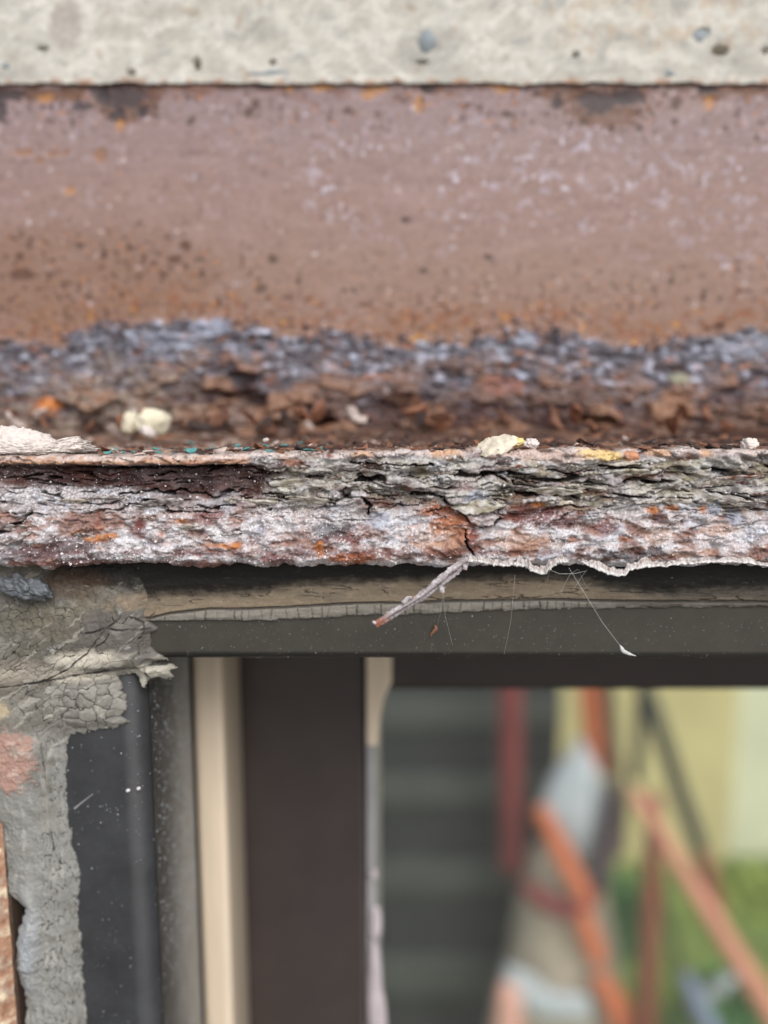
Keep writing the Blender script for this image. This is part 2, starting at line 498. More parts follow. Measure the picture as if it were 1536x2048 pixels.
# orange and dark spots
PY_SPLIT = 400
grain = sstep(0.12, 0.32, fbm(X / 1.9, Z / 1.6, 159, 4))
def spots(lst, col, amt=0.85):
    global c, h
    for a, b, rx, ry in lst:
        m = ell(PX, PY, a, b, rx, ry, 0.75 * n2 + 0.45 * n3, 0.3)
        if rx > 24 and PY_SPLIT < b:
            m = ell(PX, PY, a, b, rx * 1.3, ry * 1.3, 0.5 * n2, 0.5) * grain
        c = mix(c, col, amt * m)
        h = h - 0.15 * m
# fine flecks of rust and chalk, thicker near the eaten edges
fd = np.clip(0.25 + 1.2 * (1 - sstep(170, 290, PY + 40 * n1)) + 0.7 * sstep(500, 640, PY + 60 * n1) + 1.2 * ell(PX, PY, 190, 555, 280, 85, 0.5 * n1, 0.6) + 1.0 * ell(PX, PY, 1480, 600, 170, 60, 0.5 * n1, 0.6) + 0.6 * ell(PX, PY, 640, 610, 240, 40, 0.5 * n1, 0.6), 0, 1) * sstep(-0.4, 0.2, fbm(X / 8, Z / 6, 193, 3))
fk = fbm(X / 1.9, Z / 1.7, 195, 4)
fleck = sstep(0.22, 0.36, fk) * fd
c = mix(c, (98, 64, 48), 0.5 * sstep(0.08, 0.3, fk) * fd)
c = mix(c, (62, 46, 44), 0.9 * fleck)
h = h - 0.12 * fleck
c = mix(c, (186, 124, 70), 0.8 * sstep(0.32, 0.44, fbm(X / 2.4, Z / 1.9, 197, 3)) * fd)
c = mix(c, (220, 214, 220), 0.8 * sstep(0.44, 0.54, -fk))
c = mix(c, (132, 108, 102), 0.3 * sstep(0.1, 0.5, fbm(X / 4, Z / 0.9, 199, 4)))
c = mix(c, (134, 110, 104), 0.5 * sstep(0.05, 0.4, fbm(X / 1.3, Z / 1.0, 189, 4)))
toprust = (1 - sstep(176, 210, PY + 22 * n1)) * sstep(-0.15, 0.25, fbm(X / 6, Z / 3, 163, 4))
c = mix(c, (128, 84, 62), 0.9 * toprust)
c = mix(c, (70, 56, 54), 0.9 * toprust * sstep(0.0, 0.3, n2))
toprust = toprust * 1.0
c = mix(c, (92, 66, 56), 0.8 * (1 - sstep(172, 188, PY + 10 * n2)) * sstep(-0.3, 0.1, fbm(X / 9, X * 0, 203, 4)))
spots([(250, 205, 66, 42), (90, 190, 90, 14), (1210, 212, 90, 42), (1130, 190, 60, 12), (1420, 192, 30, 14), (1500, 182, 40, 10), (870, 180, 30, 10)], (112, 80, 62))
spots([(245, 195, 46, 30), (200, 182, 20, 12), (1200, 205, 48, 22), (1255, 195, 34, 20), (20, 190, 40, 12), (0, 215, 14, 25), (530, 174, 16, 7), (855, 178, 14, 8), (1412, 180, 22, 8), (1115, 200, 12, 16), (165, 213, 20, 9), (235, 232, 16, 14), (285, 222, 12, 12)], (66, 58, 62))
spots([(90, 196, 14, 10), (240, 250, 10, 12), (838, 208, 9, 20), (755, 180, 20, 8), (1005, 176, 22, 9), (1420, 205, 10, 14), (578, 178, 8, 8), (640, 176, 24, 7), (140, 382, 12, 8), (735, 190, 14, 9)], (186, 132, 76), 0.65)
spots([(382, 242, 9, 9), (498, 226, 10, 10), (510, 212, 9, 12), (695, 224, 9, 8), (1010, 230, 9, 7), (1278, 258, 8, 8), (1165, 245, 9, 8), (1220, 260, 7, 6), (1352, 205, 10, 14), (1350, 245, 8, 8), (810, 441, 9, 6), (975, 515, 12, 6), (845, 543, 9, 6), (1450, 258, 6, 5), (1513, 278, 6, 6), (545, 520, 8, 10), (520, 578, 12, 8)], (92, 72, 62))
spots([(50, 305, 18, 8), (105, 308, 10, 7), (130, 308, 9, 8), (198, 310, 14, 14), (80, 320, 9, 6)], (150, 108, 78), 0.7)
spots([(265, 540, 60, 44), (300, 555, 30, 14), (255, 490, 26, 10), (370, 492, 12, 10), (90, 562, 60, 20), (40, 550, 22, 14), (180, 590, 40, 12), (350, 520, 16, 8), (40, 515, 8, 10), (415, 560, 30, 10), (560, 600, 40, 10), (730, 615, 30, 10), (150, 640, 60, 14), (20, 640, 30, 20)], (96, 66, 54), 0.85)
halo = sstep(-75, -8, t) * (1 - rz)
c = mix(c, (142, 90, 60), 0.75 * halo * sstep(-0.15, 0.35, n2 + 0.5 * n1))
c = mix(c, (92, 58, 48), 0.7 * halo * sstep(0.15, 0.5, fbm(X / 2, Z / 1.6, 167, 3)))
c = mix(c, (205, 146, 62), 0.8 * halo * sstep(0.3, 0.5, fbm(X / 3.2, Z / 2.4, 171, 3)))
r = np.zeros_like(c) + lin((96, 92, 100))
r = mix(r, (136, 138, 152), 0.8 * sstep(-0.1, 0.4, fbm(X / 7, Z / 3.4, 174, 4)))
r = mix(r, (204, 210, 230), 0.95 * sstep(0.1, 0.45, fbm(X / 3.8, Z / 2.0, 175, 5)))
r = mix(r, (48, 45, 50), 0.85 * sstep(0.05, 0.4, -fbm(X / 3.0, Z / 1.5, 179, 4)))
r = mix(r, (160, 108, 84), 0.85 * sstep(0.1, 0.5, fbm(X / 5, Z / 2.5, 183, 4)))
br = sstep(30, 165, PY - bline + 60 * n1 + 40 * n2 + 40 * (gi - 0.5))
rust = np.zeros_like(c) + lin((106, 82, 72))
rust = mix(rust, (142, 108, 88), sstep(0.5, 0.9, gi))
rust = mix(rust, (78, 54, 50), sstep(0.55, 0.15, gi))
rust = mix(rust, (168, 104, 66), 0.5 * sstep(0.3, 0.5, fbm(X / 3, Z / 2, 187, 3)))
leftpale = 1 - sstep(250, 520, PX + 80 * n1)
rust = mix(rust, (140, 128, 118), 0.75 * leftpale * sstep(-0.3, 0.3, n2))
rust = mix(rust, (190, 178, 164), 0.6 * leftpale * sstep(0.1, 0.5, fbm(X / 3, Z / 1.5, 191, 3)))
r = r * (1 - br[..., None]) + rust * br[..., None]
for a, b, rx, ry, col, am in [(110, 808, 22, 12, (205, 130, 70), 0.9), (1335, 820, 40, 40, (170, 128, 98), 0.6), (330, 680, 70, 24, (150, 156, 172), 0.5), (420, 650, 40, 18, (178, 184, 205), 0.7), (845, 688, 16, 10, (205, 212, 228), 0.9), (912, 672, 14, 10, (205, 212, 228), 0.9), (1050, 678, 20, 12, (185, 192, 210), 0.7), (1480, 690, 60, 22, (165, 170, 185), 0.6), (1355, 758, 20, 10, (176, 178, 150), 0.6), (1000, 770, 40, 18, (150, 96, 78), 0.6), (480, 830, 30, 26, (140, 126, 122), 0.6)]:
    r = mix(r, col, am * ell(PX, PY, a, b, rx, ry, 0.5 * n2))
c = c * (1 - rz[..., None]) + r * rz[..., None]
V = np.stack([X, YP - h, Z], -1).reshape(-1, 3)
world_part('upright_plate', mesh_np('upright_plate', V, grid_faces(*X.shape), M_paint, c), lintel)

# ---- the ledge: swept profile, top -> blown front edge -> underside
YF = 128.0
ex = axis_steps(-600, -72, 72, 600, 0.15, 25)
def front_top(x):
    return np.interp(x, [-600, -64, -25, -22, 0, 30, 64, 600], [-8.75, -8.7, -8.35, -8.1, -7.8, -7.5, -7.6, -7.6])
prof, nrm, seg = [], [], []      # (y offset, z fraction handled per column)
ledge_y = np.concatenate([np.linspace(189, 155, 90), np.linspace(154.5, 129.2, 120)])
nl = len(ledge_y); nf = 132; nu_ = 14
xs = ex[:, None]
zt = front_top(ex)[:, None] + (sstep(-24, -20, ex) * (0.30 * fbm(ex / 5, ex * 0, 365, 4) + 0.25 * np.round(1.5 * noise(ex / 6, ex * 0, 367))))[:, None]
wob = fbm(ex / 9.0, ex * 0 + 2.2, 205, 4)[:, None] * 1.3 + fbm(ex / 1.6, ex * 0 + 7.2, 207, 3)[:, None] * 0.5
zb = -28.0 + wob + 0.5 * sstep(-66, -60, -xs) 
Yb = np.empty((len(ex), nl + nf + nu_)); Zb = np.empty_like(Yb); Fm = np.empty_like(Yb)
Yb[:, :nl] = ledge_y[None]; Zb[:, :nl] = zt + 0.25 * sstep(140, 188, ledge_y)[None]; Fm[:, :nl] = 0
tt = np.linspace(0, 1, nf)[None]
zf = zt * (1 - tt) + zb * tt
rnd_ = 1.0 * ((1 - np.clip(tt / 0.05, 0, 1)) ** 2) + 2.0 * (np.clip((tt - 0.9) / 0.1, 0, 1)) ** 2
Yb[:, nl:nl + nf] = YF + rnd_; Zb[:, nl:nl + nf] = zf; Fm[:, nl:nl + nf] = 1
uy = np.concatenate([np.linspace(YF + 2.6, YF + 20, nu_ - 1), [189]])[None]
Yb[:, nl + nf:] = uy; Zb[:, nl + nf:] = zb + 0.4; Fm[:, nl + nf:] = 0.0
Xb = np.broadcast_to(xs, Yb.shape).copy()
PX, PY = proj(Xb, Yb, Zb)
isf = Fm > 0.5
T = np.zeros_like(Yb); T[:, nl:nl + nf] = tt
T[:, nl + nf:] = 1
zz = Zb
n1 = fbm(Xb / 10, zz / 4, 211, 4); n2 = fbm(Xb / 2.6, zz / 1.4, 221, 4); n3 = fbm(Xb / 0.7, zz / 0.6, 231, 3)
wv = 1.2 * fbm(Xb / 14, zz / 5, 241, 3) + 0.5 * fbm(Xb / 3, zz / 2, 245, 3)
q = zz / 1.9 + 1.2 * wv
k = np.floor(q); fr = q - k
step = noise(Xb / 9 + 13.7 * k, k * 3.1, 251) + 0.6 * noise(Xb / 2.2 - 5.1 * k, k * 1.7, 253)
bl1, ble, bli = worley((Xb + 1.2 * n2) / 4.2, (zz + 0.5 * n2) / 2.6, 249)
strat = sstep(1065, 985, PY + 40 * n1 - 0.01 * (PX - 700))       # laminated upper part
lay = 1.25 * step * (0.55 + 0.45 * sstep(0, 0.25, fr)) - 0.6 * (1 - sstep(0.0, 0.16, fr))
seam = (1 - sstep(0.10, 0.24, fr + 0.12 * n2)) * sstep(0.05, 0.3, noise(Xb / 6.5 + 7.7 * k, k * 4.3, 255) + 0.25 * n2)
q3 = zz / 0.62 + 1.6 * wv; k3 = np.floor(q3); f3 = q3 - k3
seam2 = (1 - sstep(0.12, 0.3, f3)) * sstep(0.2, 0.42, noise(Xb / 4 + 3.7 * k3, k3 * 2.3, 259))
q2 = zz / 0.42 + 2.5 * wv
lay2 = noise(Xb / 4 + 3.3 * np.floor(q2), np.floor(q2) * 2.7, 257)
h = 0.75 * n1 + 0.38 * n2 + 0.20 * n3
h = h + strat * (0.95 * lay + 0.3 * lay2) + (1 - strat) * (0.35 * lay * sstep(-0.2, 0.4, n1) + 0.25 * ridged(Xb / 2.2, zz / 1.6, 261) + 1.1 * (bli - 0.4) * sstep(0, 0.4, ble) + 0.5 * n2)
# top ply on the left stands proud, recess below it
jag = 3.5 * fbm(PX / 40, PX * 0, 263) + 2 * fbm(PX / 9, PX * 0, 264)
plyL = (1 - sstep(492, 506, PX + 6 * n2)) * (1 - sstep(926, 931, PY + jag))
rec = (1 - sstep(500, 560, PX)) * sstep(927, 934, PY + jag) * (1 - sstep(970, 1000, PY + 20 * n1 - 0.07 * (PX - 250)))
h = h + isf * (1.3 * plyL - 0.9 * rec)
# overhanging layer in the middle that ends in a scallop above the bottom crack
scal = inpoly(PX + 6 * n2, PY + 5 * n3, [(880, 935), (1010, 935), (1030, 990), (1010, 1030), (985, 1048), (955, 1052), (935, 1040), (915, 1018), (890, 1000)])
h = h + isf * 1.1 * scal
ply2 = (1 - sstep(940, 946, PY + 2 * jag)) * sstep(520, 540, PX) * (1 - sstep(880, 900, PX))
h = h + isf * 0.7 * ply2
cracks = [([(683, 990), (692, 975), (715, 963), (745, 957), (768, 957)], 7), ([(618, 952), (655, 947)], 5), ([(545, 942), (575, 935)], 2.5), ([(828, 989), (860, 986), (888, 993)], 4),
          ([(912, 948), (950, 952), (985, 947)], 5), ([(1020, 950), (1060, 955), (1100, 963), (1150, 956), (1165, 950)], 6.5), ([(1200, 932), (1215, 935), (1282, 938)], 4), ([(1283, 961), (1310, 968), (1336, 961)], 5),
          ([(1215, 986), (1260, 993), (1300, 996)], 2.2), ([(1340, 993), (1362, 1004), (1392, 1006)], 3), ([(1420, 986), (1470, 990), (1505, 1001)], 2.2), ([(1430, 938), (1466, 942)], 3.5), ([(285, 1004), (320, 1007), (332, 1016)], 5),
          ([(95, 955), (121, 956)], 3), ([(330, 1022), (420, 1024)], 2.5), ([(553, 996), (600, 1000), (665, 1006)], 2.5), ([(722, 1000), (742, 1012), (738, 1028)], 3.5), ([(888, 1000), (915, 1022), (938, 1046), (960, 1055), (990, 1050), (1006, 1036)], 2.5),
          ([(-10, 1068), (30, 1050), (62, 1024)], 3.5), ([(930, 1060), (938, 1090), (945, 1112)], 2.5), ([(985, 945), (1010, 960)], 3), ([(1030, 985), (1080, 990)], 4), ([(735, 975), (765, 992), (790, 1000)], 2.5), ([(150, 935), (330, 936), (480, 930)], 1.6), ([(0, 958), (80, 950)], 1.6), ([(700, 925), (800, 930), (870, 928)], 1.4), ([(1330, 1000), (1330, 1000)], 1)]
ck = np.zeros_like(Xb)
core = (np.abs(ex) < 74)
sub = np.s_[core, nl - 5:nl + nf]
pxs, pys, n2s, n3s = PX[sub], PY[sub], n2[sub], n3[sub]
cks = np.zeros_like(pxs); lips = np.zeros_like(pxs); n1s = n1[sub]; wvs = wv[sub]
for pts, th in cracks:
    d = linedist(pxs + 9 * n2s + 10 * wvs, pys + 5 * n2s + 3.5 * n3s, pts) / (th * np.clip(0.95 + 1.3 * n1s + 0.9 * n2s, 0.15, 2.0))
    cks = np.maximum(cks, 1 - sstep(0.45, 1.15, d))
    if th > 2.4:
        lips = np.maximum(lips, np.exp(-(linedist(pxs, pys + 13, pts) / 10) ** 2) * min(1, th / 5))
ck[sub] = cks
lip = np.zeros_like(Xb); lip[sub] = lips
hair = sstep(0.90, 0.965, 1 - np.abs(noise(Xb / 5 + 0.6 * n2, zz / 1.1 + 0.8 * n3, 271))) * sstep(0.05, 0.3, noise(Xb / 6, zz / 3, 273)) * isf
gapm = np.clip(strat * seam + 0.7 * strat * seam2, 0, 1) * isf * (PY > 930)
chunk = noise(Xb / 5.5, zz / 2.4, 361) + 0.5 * noise(Xb / 2.2, zz / 1.2, 363)
h = h - 2.3 * gapm + isf * strat * sstep(500, 560, PX) * (0.9 * sstep(0.1, 0.35, chunk) - 1.3 * sstep(0.15, 0.5, -chunk))
h = h + isf * 0.7 * lip * (0.7 + n2) - isf * 3.4 * ck - 0.55 * hair * (0.4 + 0.6 * strat)
bk = sstep(0.92, 1, T) * isf
h = h * (1 - 0.5 * bk)
# ledge top relief
lt = (Fm < 0.5) & (T < 0.5)
lf1, lfe, lci = worley((Xb + n2) / 2.6, (Yb + 0.8 * n1) / 2.6, 281)
ltop = fbm(Xb / 6, Yb / 6, 283, 4)
ln = fbm(Xb / 0.9, Yb / 0.9, 285, 3)
hz = np.where(lt, 0.5 * ltop + 0.75 * (lci - 0.4) * sstep(0, 0.2, lfe) + 0.18 * ln, 0)
edgew = 1 - sstep(129, 134, Yb)
hz = hz * (1 - 0.6 * edgew)
hz = hz + np.where(lt, 2.0 * sstep(168, 186, Yb), 0)              # debris rises against the plate
Yd = Yb - np.where(isf, h, 0)
# carry the front relief over the arris
Yd[:, nl - 8:nl] -= (h[:, nl:nl + 1]) * np.linspace(0, 1, 8)[None] ** 2
Zd = Zb + hz
Zd[:, nl:nl + 12] += (hz[:, nl - 1:nl]) * np.linspace(1, 0, 12)[None]
Yd[:, nl + nf:nl + nf + 4] -= 0.4 * h[:, nl + nf - 1:nl + nf]

# colours of the edge
c = np.zeros(Xb.shape + (3,)) + lin((104, 74, 64))
c = mix(c, (72, 48, 44), sstep(0.0, 0.45, n1))
c = mix(c, (150, 104, 82), 0.7 * sstep(0.15, 0.55, fbm(Xb / 4, zz / 1.5, 301, 4)))
up = strat
c = mix(c, (84, 60, 55), 0.5 * sstep(0.2, 0.6, lay2) * strat)
lich = up * sstep(500, 560, PX) * sstep(908, 922, PY) * sstep(-0.45, 0.15, fbm(Xb / 7, zz / 2.2, 305, 4))
c = mix(c, (162, 155, 138), 0.85 * lich)
c = mix(c, (188, 182, 152), 0.75 * lich * sstep(0.05, 0.4, fbm(Xb / 3, zz / 1.2, 307, 4)) * np.clip(ell(PX, PY, 620, 960, 120, 30, 0, .6) + ell(PX, PY, 1500, 940, 140, 40, 0, .6) + ell(PX, PY, 950, 1030, 60, 25, 0, .6) + ell(PX, PY, 1340, 980, 150, 20, 0, .6), 0.15, 1))
c = mix(c, (84, 74, 72), 0.8 * up * sstep(0.1, 0.4, fbm(Xb / 6, zz / 1.0, 309, 4)))
c = mix(c, (126, 66, 46), 0.8 * up * sstep(500, 560, PX) * sstep(0.2, 0.45, fbm(Xb / 9, zz / 1.3, 313, 4)))
c = mix(c, (62, 40, 38), 0.9 * rec)
c = mix(c, (92, 60, 54), 0.5 * rec * sstep(0.0, 0.4, lay2))
# frosted lower part
low = 1 - up
c = mix(c, (160, 118, 100), 0.7 * low * sstep(0.45, 0.75, bli))
c = mix(c, (158, 130, 122), 0.85 * low)
c = mix(c, (92, 68, 64), 0.65 * low * sstep(0.1, 0.45, fbm(Xb / 4, zz / 2, 317, 4)))
c = mix(c, (182, 132, 108), 0.75 * low * sstep(0.1, 0.45, fbm(Xb / 5, zz / 2.5, 319, 4)))
c = mix(c, (124, 62, 50), 0.75 * low * sstep(0.28, 0.5, fbm(Xb / 2.6, zz / 1.7, 323, 4)))
fro = sstep(-0.22, 0.16, 0.9 * fbm(Xb / 9, zz / 4.5, 327, 4) + 0.4 * n2 + 0.08)
gr = sstep(-0.25, 0.35, noise(Xb / 0.33, zz / 0.33, 331))
frost = fro * (0.62 + 0.38 * gr) * np.clip(low + 0.5 * up * (1 - 0.85 * rec), 0, 1)
frost = np.maximum(frost, ell(PX, PY, 120, 992, 200, 17, 0.6 * n2) * (0.4 + 0.6 * gr))
frost = np.maximum(frost, ell(PX, PY, 230, 1100, 150, 28, 0.8 * n2) * (0.3 + 0.6 * gr))
frost = np.maximum(frost, ell(PX, PY, 620, 1030, 110, 36, 0.9 * n2) * (0.3 + 0.6 * gr))
c = mix(c, (226, 227, 232), 0.95 * frost * (0.72 + 0.28 * sstep(0.2, 0.6, 1 - bli + 0.5 * n2)))
c = mix(c, (96, 76, 82), 0.6 * low * sstep(0.12, 0.4, fbm(Xb / 3.2, zz / 2.2, 329, 4)))
c = mix(c, (190, 120, 74), 0.55 * low * sstep(0.28, 0.5, fbm(Xb / 3.6, zz / 1.8, 335, 4)))
c = mix(c, (196, 204, 220), 0.5 * frost * sstep(0.1, 0.4, fbm(Xb / 6, zz / 3, 333, 3)))
def patch(lst, col, amt=0.8):
    global c
    for a, b, rx, ry in lst:
        c = mix(c, col, isf * amt * ell(PX, PY, a, b, rx, ry, 0.7 * n2 + 0.35 * n3, 0.4))
patch([(190, 1078, 26, 8), (220, 1072, 18, 5), (82, 1092, 20, 8), (455, 1092, 24, 6), (640, 1100, 9, 20), (1345, 1016, 12, 7), (1302, 1020, 12, 6), (1410, 1020, 10, 8), (1112, 990, 12, 8), (1075, 1008, 18, 6), (365, 1040, 12, 6)], (196, 124, 62))
patch([(905, 1040, 34, 16), (930, 1065, 16, 22), (870, 1020, 30, 12), (885, 1055, 26, 16), (700, 1115, 60, 10)], (172, 100, 60), 0.8)
patch([(880, 1075, 60, 30), (1050, 1085, 60, 25), (1310, 1070, 30, 18), (1440, 1060, 40, 12), (1380, 1105, 60, 10)], (186, 146, 122), 0.55)
patch([(275, 1062, 16, 16), (285, 1050, 12, 10), (415, 1035, 30, 14), (690, 1075, 40, 14), (1215, 1055, 22, 16), (560, 1118, 50, 8), (1060, 1030, 50, 20), (1120, 1040, 30, 18), (945, 1075, 10, 25)], (112, 58, 52), 0.75)
patch([(120, 1095, 90, 22), (60, 1110, 60, 14), (170, 1125, 60, 10)], (100, 78, 80), 0.8)
patch([(1240, 1110, 70, 14), (1310, 1105, 30, 12), (660, 1060, 40, 14), (1150, 996, 14, 6), (1040, 975, 40, 10)], (74, 72, 76), 0.7)
patch([(760, 1040, 26, 18), (950, 990, 26, 10), (1470, 1035, 16, 16), (1430, 1020, 16, 12)], (168, 176, 192), 0.7)
patch([(720, 1105, 500, 8), (300, 1128, 260, 7)], (110, 62, 50), 0.6)
c = mix(c, (184, 142, 116), 0.92 * plyL * isf)
c = mix(c, (140, 84, 60), 0.7 * plyL * isf * sstep(0.0, 0.4, fbm(Xb / 5, zz / 0.8, 337, 3)))
c = mix(c, (206, 172, 140), 0.6 * plyL * isf * sstep(0.1, 0.4, fbm(Xb / 3, zz / 0.7, 339, 3)))
rim = isf * (1 - sstep(1.0, 2.2, np.abs(zz - zt) * 2.2 + 0.5 * n2)) + lt * edgew
c = mix(c, (214, 200, 194), 0.75 * rim * sstep(-0.25, 0.3, n2 + 0.25))
c = mix(c, (200, 150, 104), 0.7 * isf * (1 - sstep(908, 920, PY + 8 * n2)) * sstep(520, 620, PX) * sstep(0, 0.35, fbm(Xb / 7, zz * 0, 341, 3)))
patch([(1190, 905, 40, 12), (1215, 912, 24, 10)], (226, 196, 136), 0.85)
patch([(1050, 910, 60, 10), (1130, 915, 40, 12)], (206, 180, 168), 0.6)
c = mix(c, (58, 38, 36), 0.75 * np.clip(ck * 1.2, 0, 1) * isf)
c = mix(c, (70, 52, 50), 0.6 * hair)
c = mix(c, (54, 36, 33), 0.8 * gapm)
wd_ = noise(Xb / 0.5, zz / 0.45, 351) + 0.7 * noise(Xb / 0.24, zz / 0.24, 353)
c = mix(c, (240, 238, 240), 0.85 * isf * sstep(0.5, 0.8, wd_ + 0.5 * n1) * np.clip(0.05 + 1.0 * frost, 0, 1))
c = mix(c, (62, 46, 46), 0.7 * isf * sstep(0.6, 0.9, -wd_) * np.clip(1.1 - 0.6 * frost, 0, 1))
# colours of the ledge top
lc = np.zeros_like(c) + lin((112, 88, 76))
lc = mix(lc, (70, 50, 44), sstep(0.5, 0.8, lci))
lc = mix(lc, (150, 108, 84), sstep(0.3, 0.1, lci) * 0.8)
lc = mix(lc, (56, 44, 42), 0.7 * sstep(0.12, 0.4, fbm(Xb / 2.5, Yb / 3, 287, 4)))
lc = mix(lc, (188, 170, 158), 0.6 * sstep(0.2, 0.45, fbm(Xb / 2.0, Yb / 2.5, 289, 4)))
lc = mix(lc, (172, 150, 138), 0.7 * sstep(0.0, 0.4, ltop) * (1 - sstep(450, 620, PX)))
lc = mix(lc, (206, 192, 186), 0.8 * edgew * sstep(-0.2, 0.3, n2 + 0.2))
c = np.where(lt[..., None], lc, c)
V = np.stack([Xb, Yd, Zd], -1).reshape(-1, 3)
ledge = world_part('ledge', mesh_np('ledge', V, grid_faces(*Xb.shape, flip=True), M_rust, c), lintel)
EDGE_Y, EDGE_Z, EDGE_OK = Yd, Zd, isf
def edge_y(x, z):
    """front surface of the blown edge at (x, z)"""
    i = int(np.argmin(np.abs(ex - x)))
    j = nl + int(np.argmin(np.abs(Zb[i, nl:nl + nf] - z)))
    return Yd[i, j]
def ledge_z(x, y):
    i = int(np.argmin(np.abs(ex - x)))
    j = int(np.argmin(np.abs(ledge_y - y)))
    return Zd[i, j]

# salt grains standing on the edge
OCT = np.array([[1, 0, 0], [-1, 0, 0], [0, 1, 0], [0, -1, 0], [0, 0, 1], [0, 0, -1]], float)
OCF = np.array([[0, 2, 4], [2, 1, 4], [1, 3, 4], [3, 0, 4], [2, 0, 5], [1, 2, 5], [3, 1, 5], [0, 3, 5]])
ncore = np.where(core)[0]
ng = 5000
gi_ = ncore[RNG.integers(0, len(ncore), ng)]
gj_ = nl + np.clip((RNG.beta(1.0, 1.1, ng) * nf).astype(int), 1, nf - 6)
wgt = 0.12 + 1.0 * frost[gi_, gj_] + 0.35 * rec[gi_, gj_]
ok = (RNG.random(ng) < wgt) & (ck[gi_, gj_] < 0.2)
gi_, gj_ = gi_[ok], gj_[ok]
rad = RNG.gamma(0.9, 0.06, len(gi_)) + 0.022
rad = np.clip(rad * 1.15, 0.03, 0.34)
ctr = np.stack([Xb[gi_, gj_], Yd[gi_, gj_] - 0.3 * rad, Zd[gi_, gj_]], 1)
A = RNG.normal(size=(len(gi_), 3, 3)); Q = np.linalg.qr(A)[0]
PV = np.einsum('nij,kj->nki', Q, OCT) * rad[:, None, None] * RNG.uniform(0.7, 1.2, (len(gi_), 6, 1)) + ctr[:, None, :]
FV = (OCF[None] + 6 * np.arange(len(gi_))[:, None, None]).reshape(-1, 3)
tag(world_part('salt_grains', mesh_np('salt_grains', PV.reshape(-1, 3), FV, M_salt, smooth=False), lintel), kind='stuff')

# flakes of scale and old paint on the ledge
def flake_mesh(seed, m, thick=0.18, rough=0.25, n=9):
    r_ = random.Random(seed)
    ang = [2 * math.pi * (i + 0.35 * r_.uniform(-1, 1)) / n for i in range(n)]
    rad_ = [r_.uniform(0.55, 1.0) for _ in range(n)]
    P = []
    bend = r_.uniform(-0.35, 0.35); tw = r_.uniform(-0.3, 0.3)
    for lay_ in (1, -1):
        for a, q_ in zip(ang, rad_):
            x, y = math.cos(a) * q_, math.sin(a) * q_ * r_.uniform(0.55, 0.7)
            P.append((x, y, bend * x * x + tw * x * y + rough * r_.uniform(-0.3, 0.3) + lay_ * thick * r_.uniform(0.3, 0.6)))
    P.append((0, 0, thick * 0.8)); P.append((0, 0, -thick * 0.5))
    Fc = []
    for i in range(n):
        j = (i + 1) % n
        Fc.append((i, j, 2 * n)); Fc.append((n + j, n + i, 2 * n + 1))
        Fc.append((n + i, n + j, j)); Fc.append((n + i, j, i))
    me = bpy.data.meshes.new('rust_flake')
    me.from_pydata([tuple(v * MM for v in p) for p in P], [], Fc)
    me.materials.append(m)
    return me
FL = [[flake_mesh(10 * mi + s_, M_flk[mi]) for s_ in range(6)] for mi in range(5)]
flakes = 0
def place_flake(x, y, mi, sc, lift=0.15, tilt=0.35, name='rust_flake', z=None):
    me = random.choice(FL[mi])
    o = bpy.data.objects.new(name, me)
    link(o, lintel)
    zz_ = ledge_z(x, y) if z is None else z
    o.location = Vector((x * MM, y * MM, (zz_ + lift * sc + EYE) * MM)) - lintel.location
    o.rotation_euler = (random.uniform(-tilt, tilt), random.uniform(-tilt, tilt), random.uniform(0, 6.28))
    o.scale = (sc, sc * random.uniform(0.6, 1.0), sc * random.uniform(0.7, 1.3))
    return o
for i in range(235):
    y = 129.3 + 45 * random.random() ** 1.7
    x = random.uniform(-1, 1) * 66 * (y / 128) 
    right = x / (y / 128) > -18
    if not right and random.random() < 0.55: continue
    mi = random.choices([0, 1, 2, 3], [5, 5, 2, 1.0] if right else [1, 2, 1, 3])[0]
    place_flake(x, y, mi, random.uniform(0.6, 1.9), tilt=0.55)
for i in range(34):
    y = 131 + 30 * random.random() ** 1.6
    u = random.choice([random.uniform(190, 500), random.uniform(230, 480), random.uniform(480, 720)])
    x = (u - 768) / F * (y + 1)
    place_flake(x, y, 4, random.uniform(0.5, 1.5), tilt=0.4, name='paint_chip')
# chunks of scale at the foot of the plate
for i in range(60):
    y = random.uniform(168, 182)
    x = random.uniform(-92, 92)
    mi = random.choices([0, 1, 2, 3], [4, 5, 3, 1 if x > -40 else 4])[0]
    place_flake(x, y, mi, random.uniform(1.6, 4.2), lift=0.5, tilt=1.1, z=ledge_z(x, y) + random.uniform(0, 4))

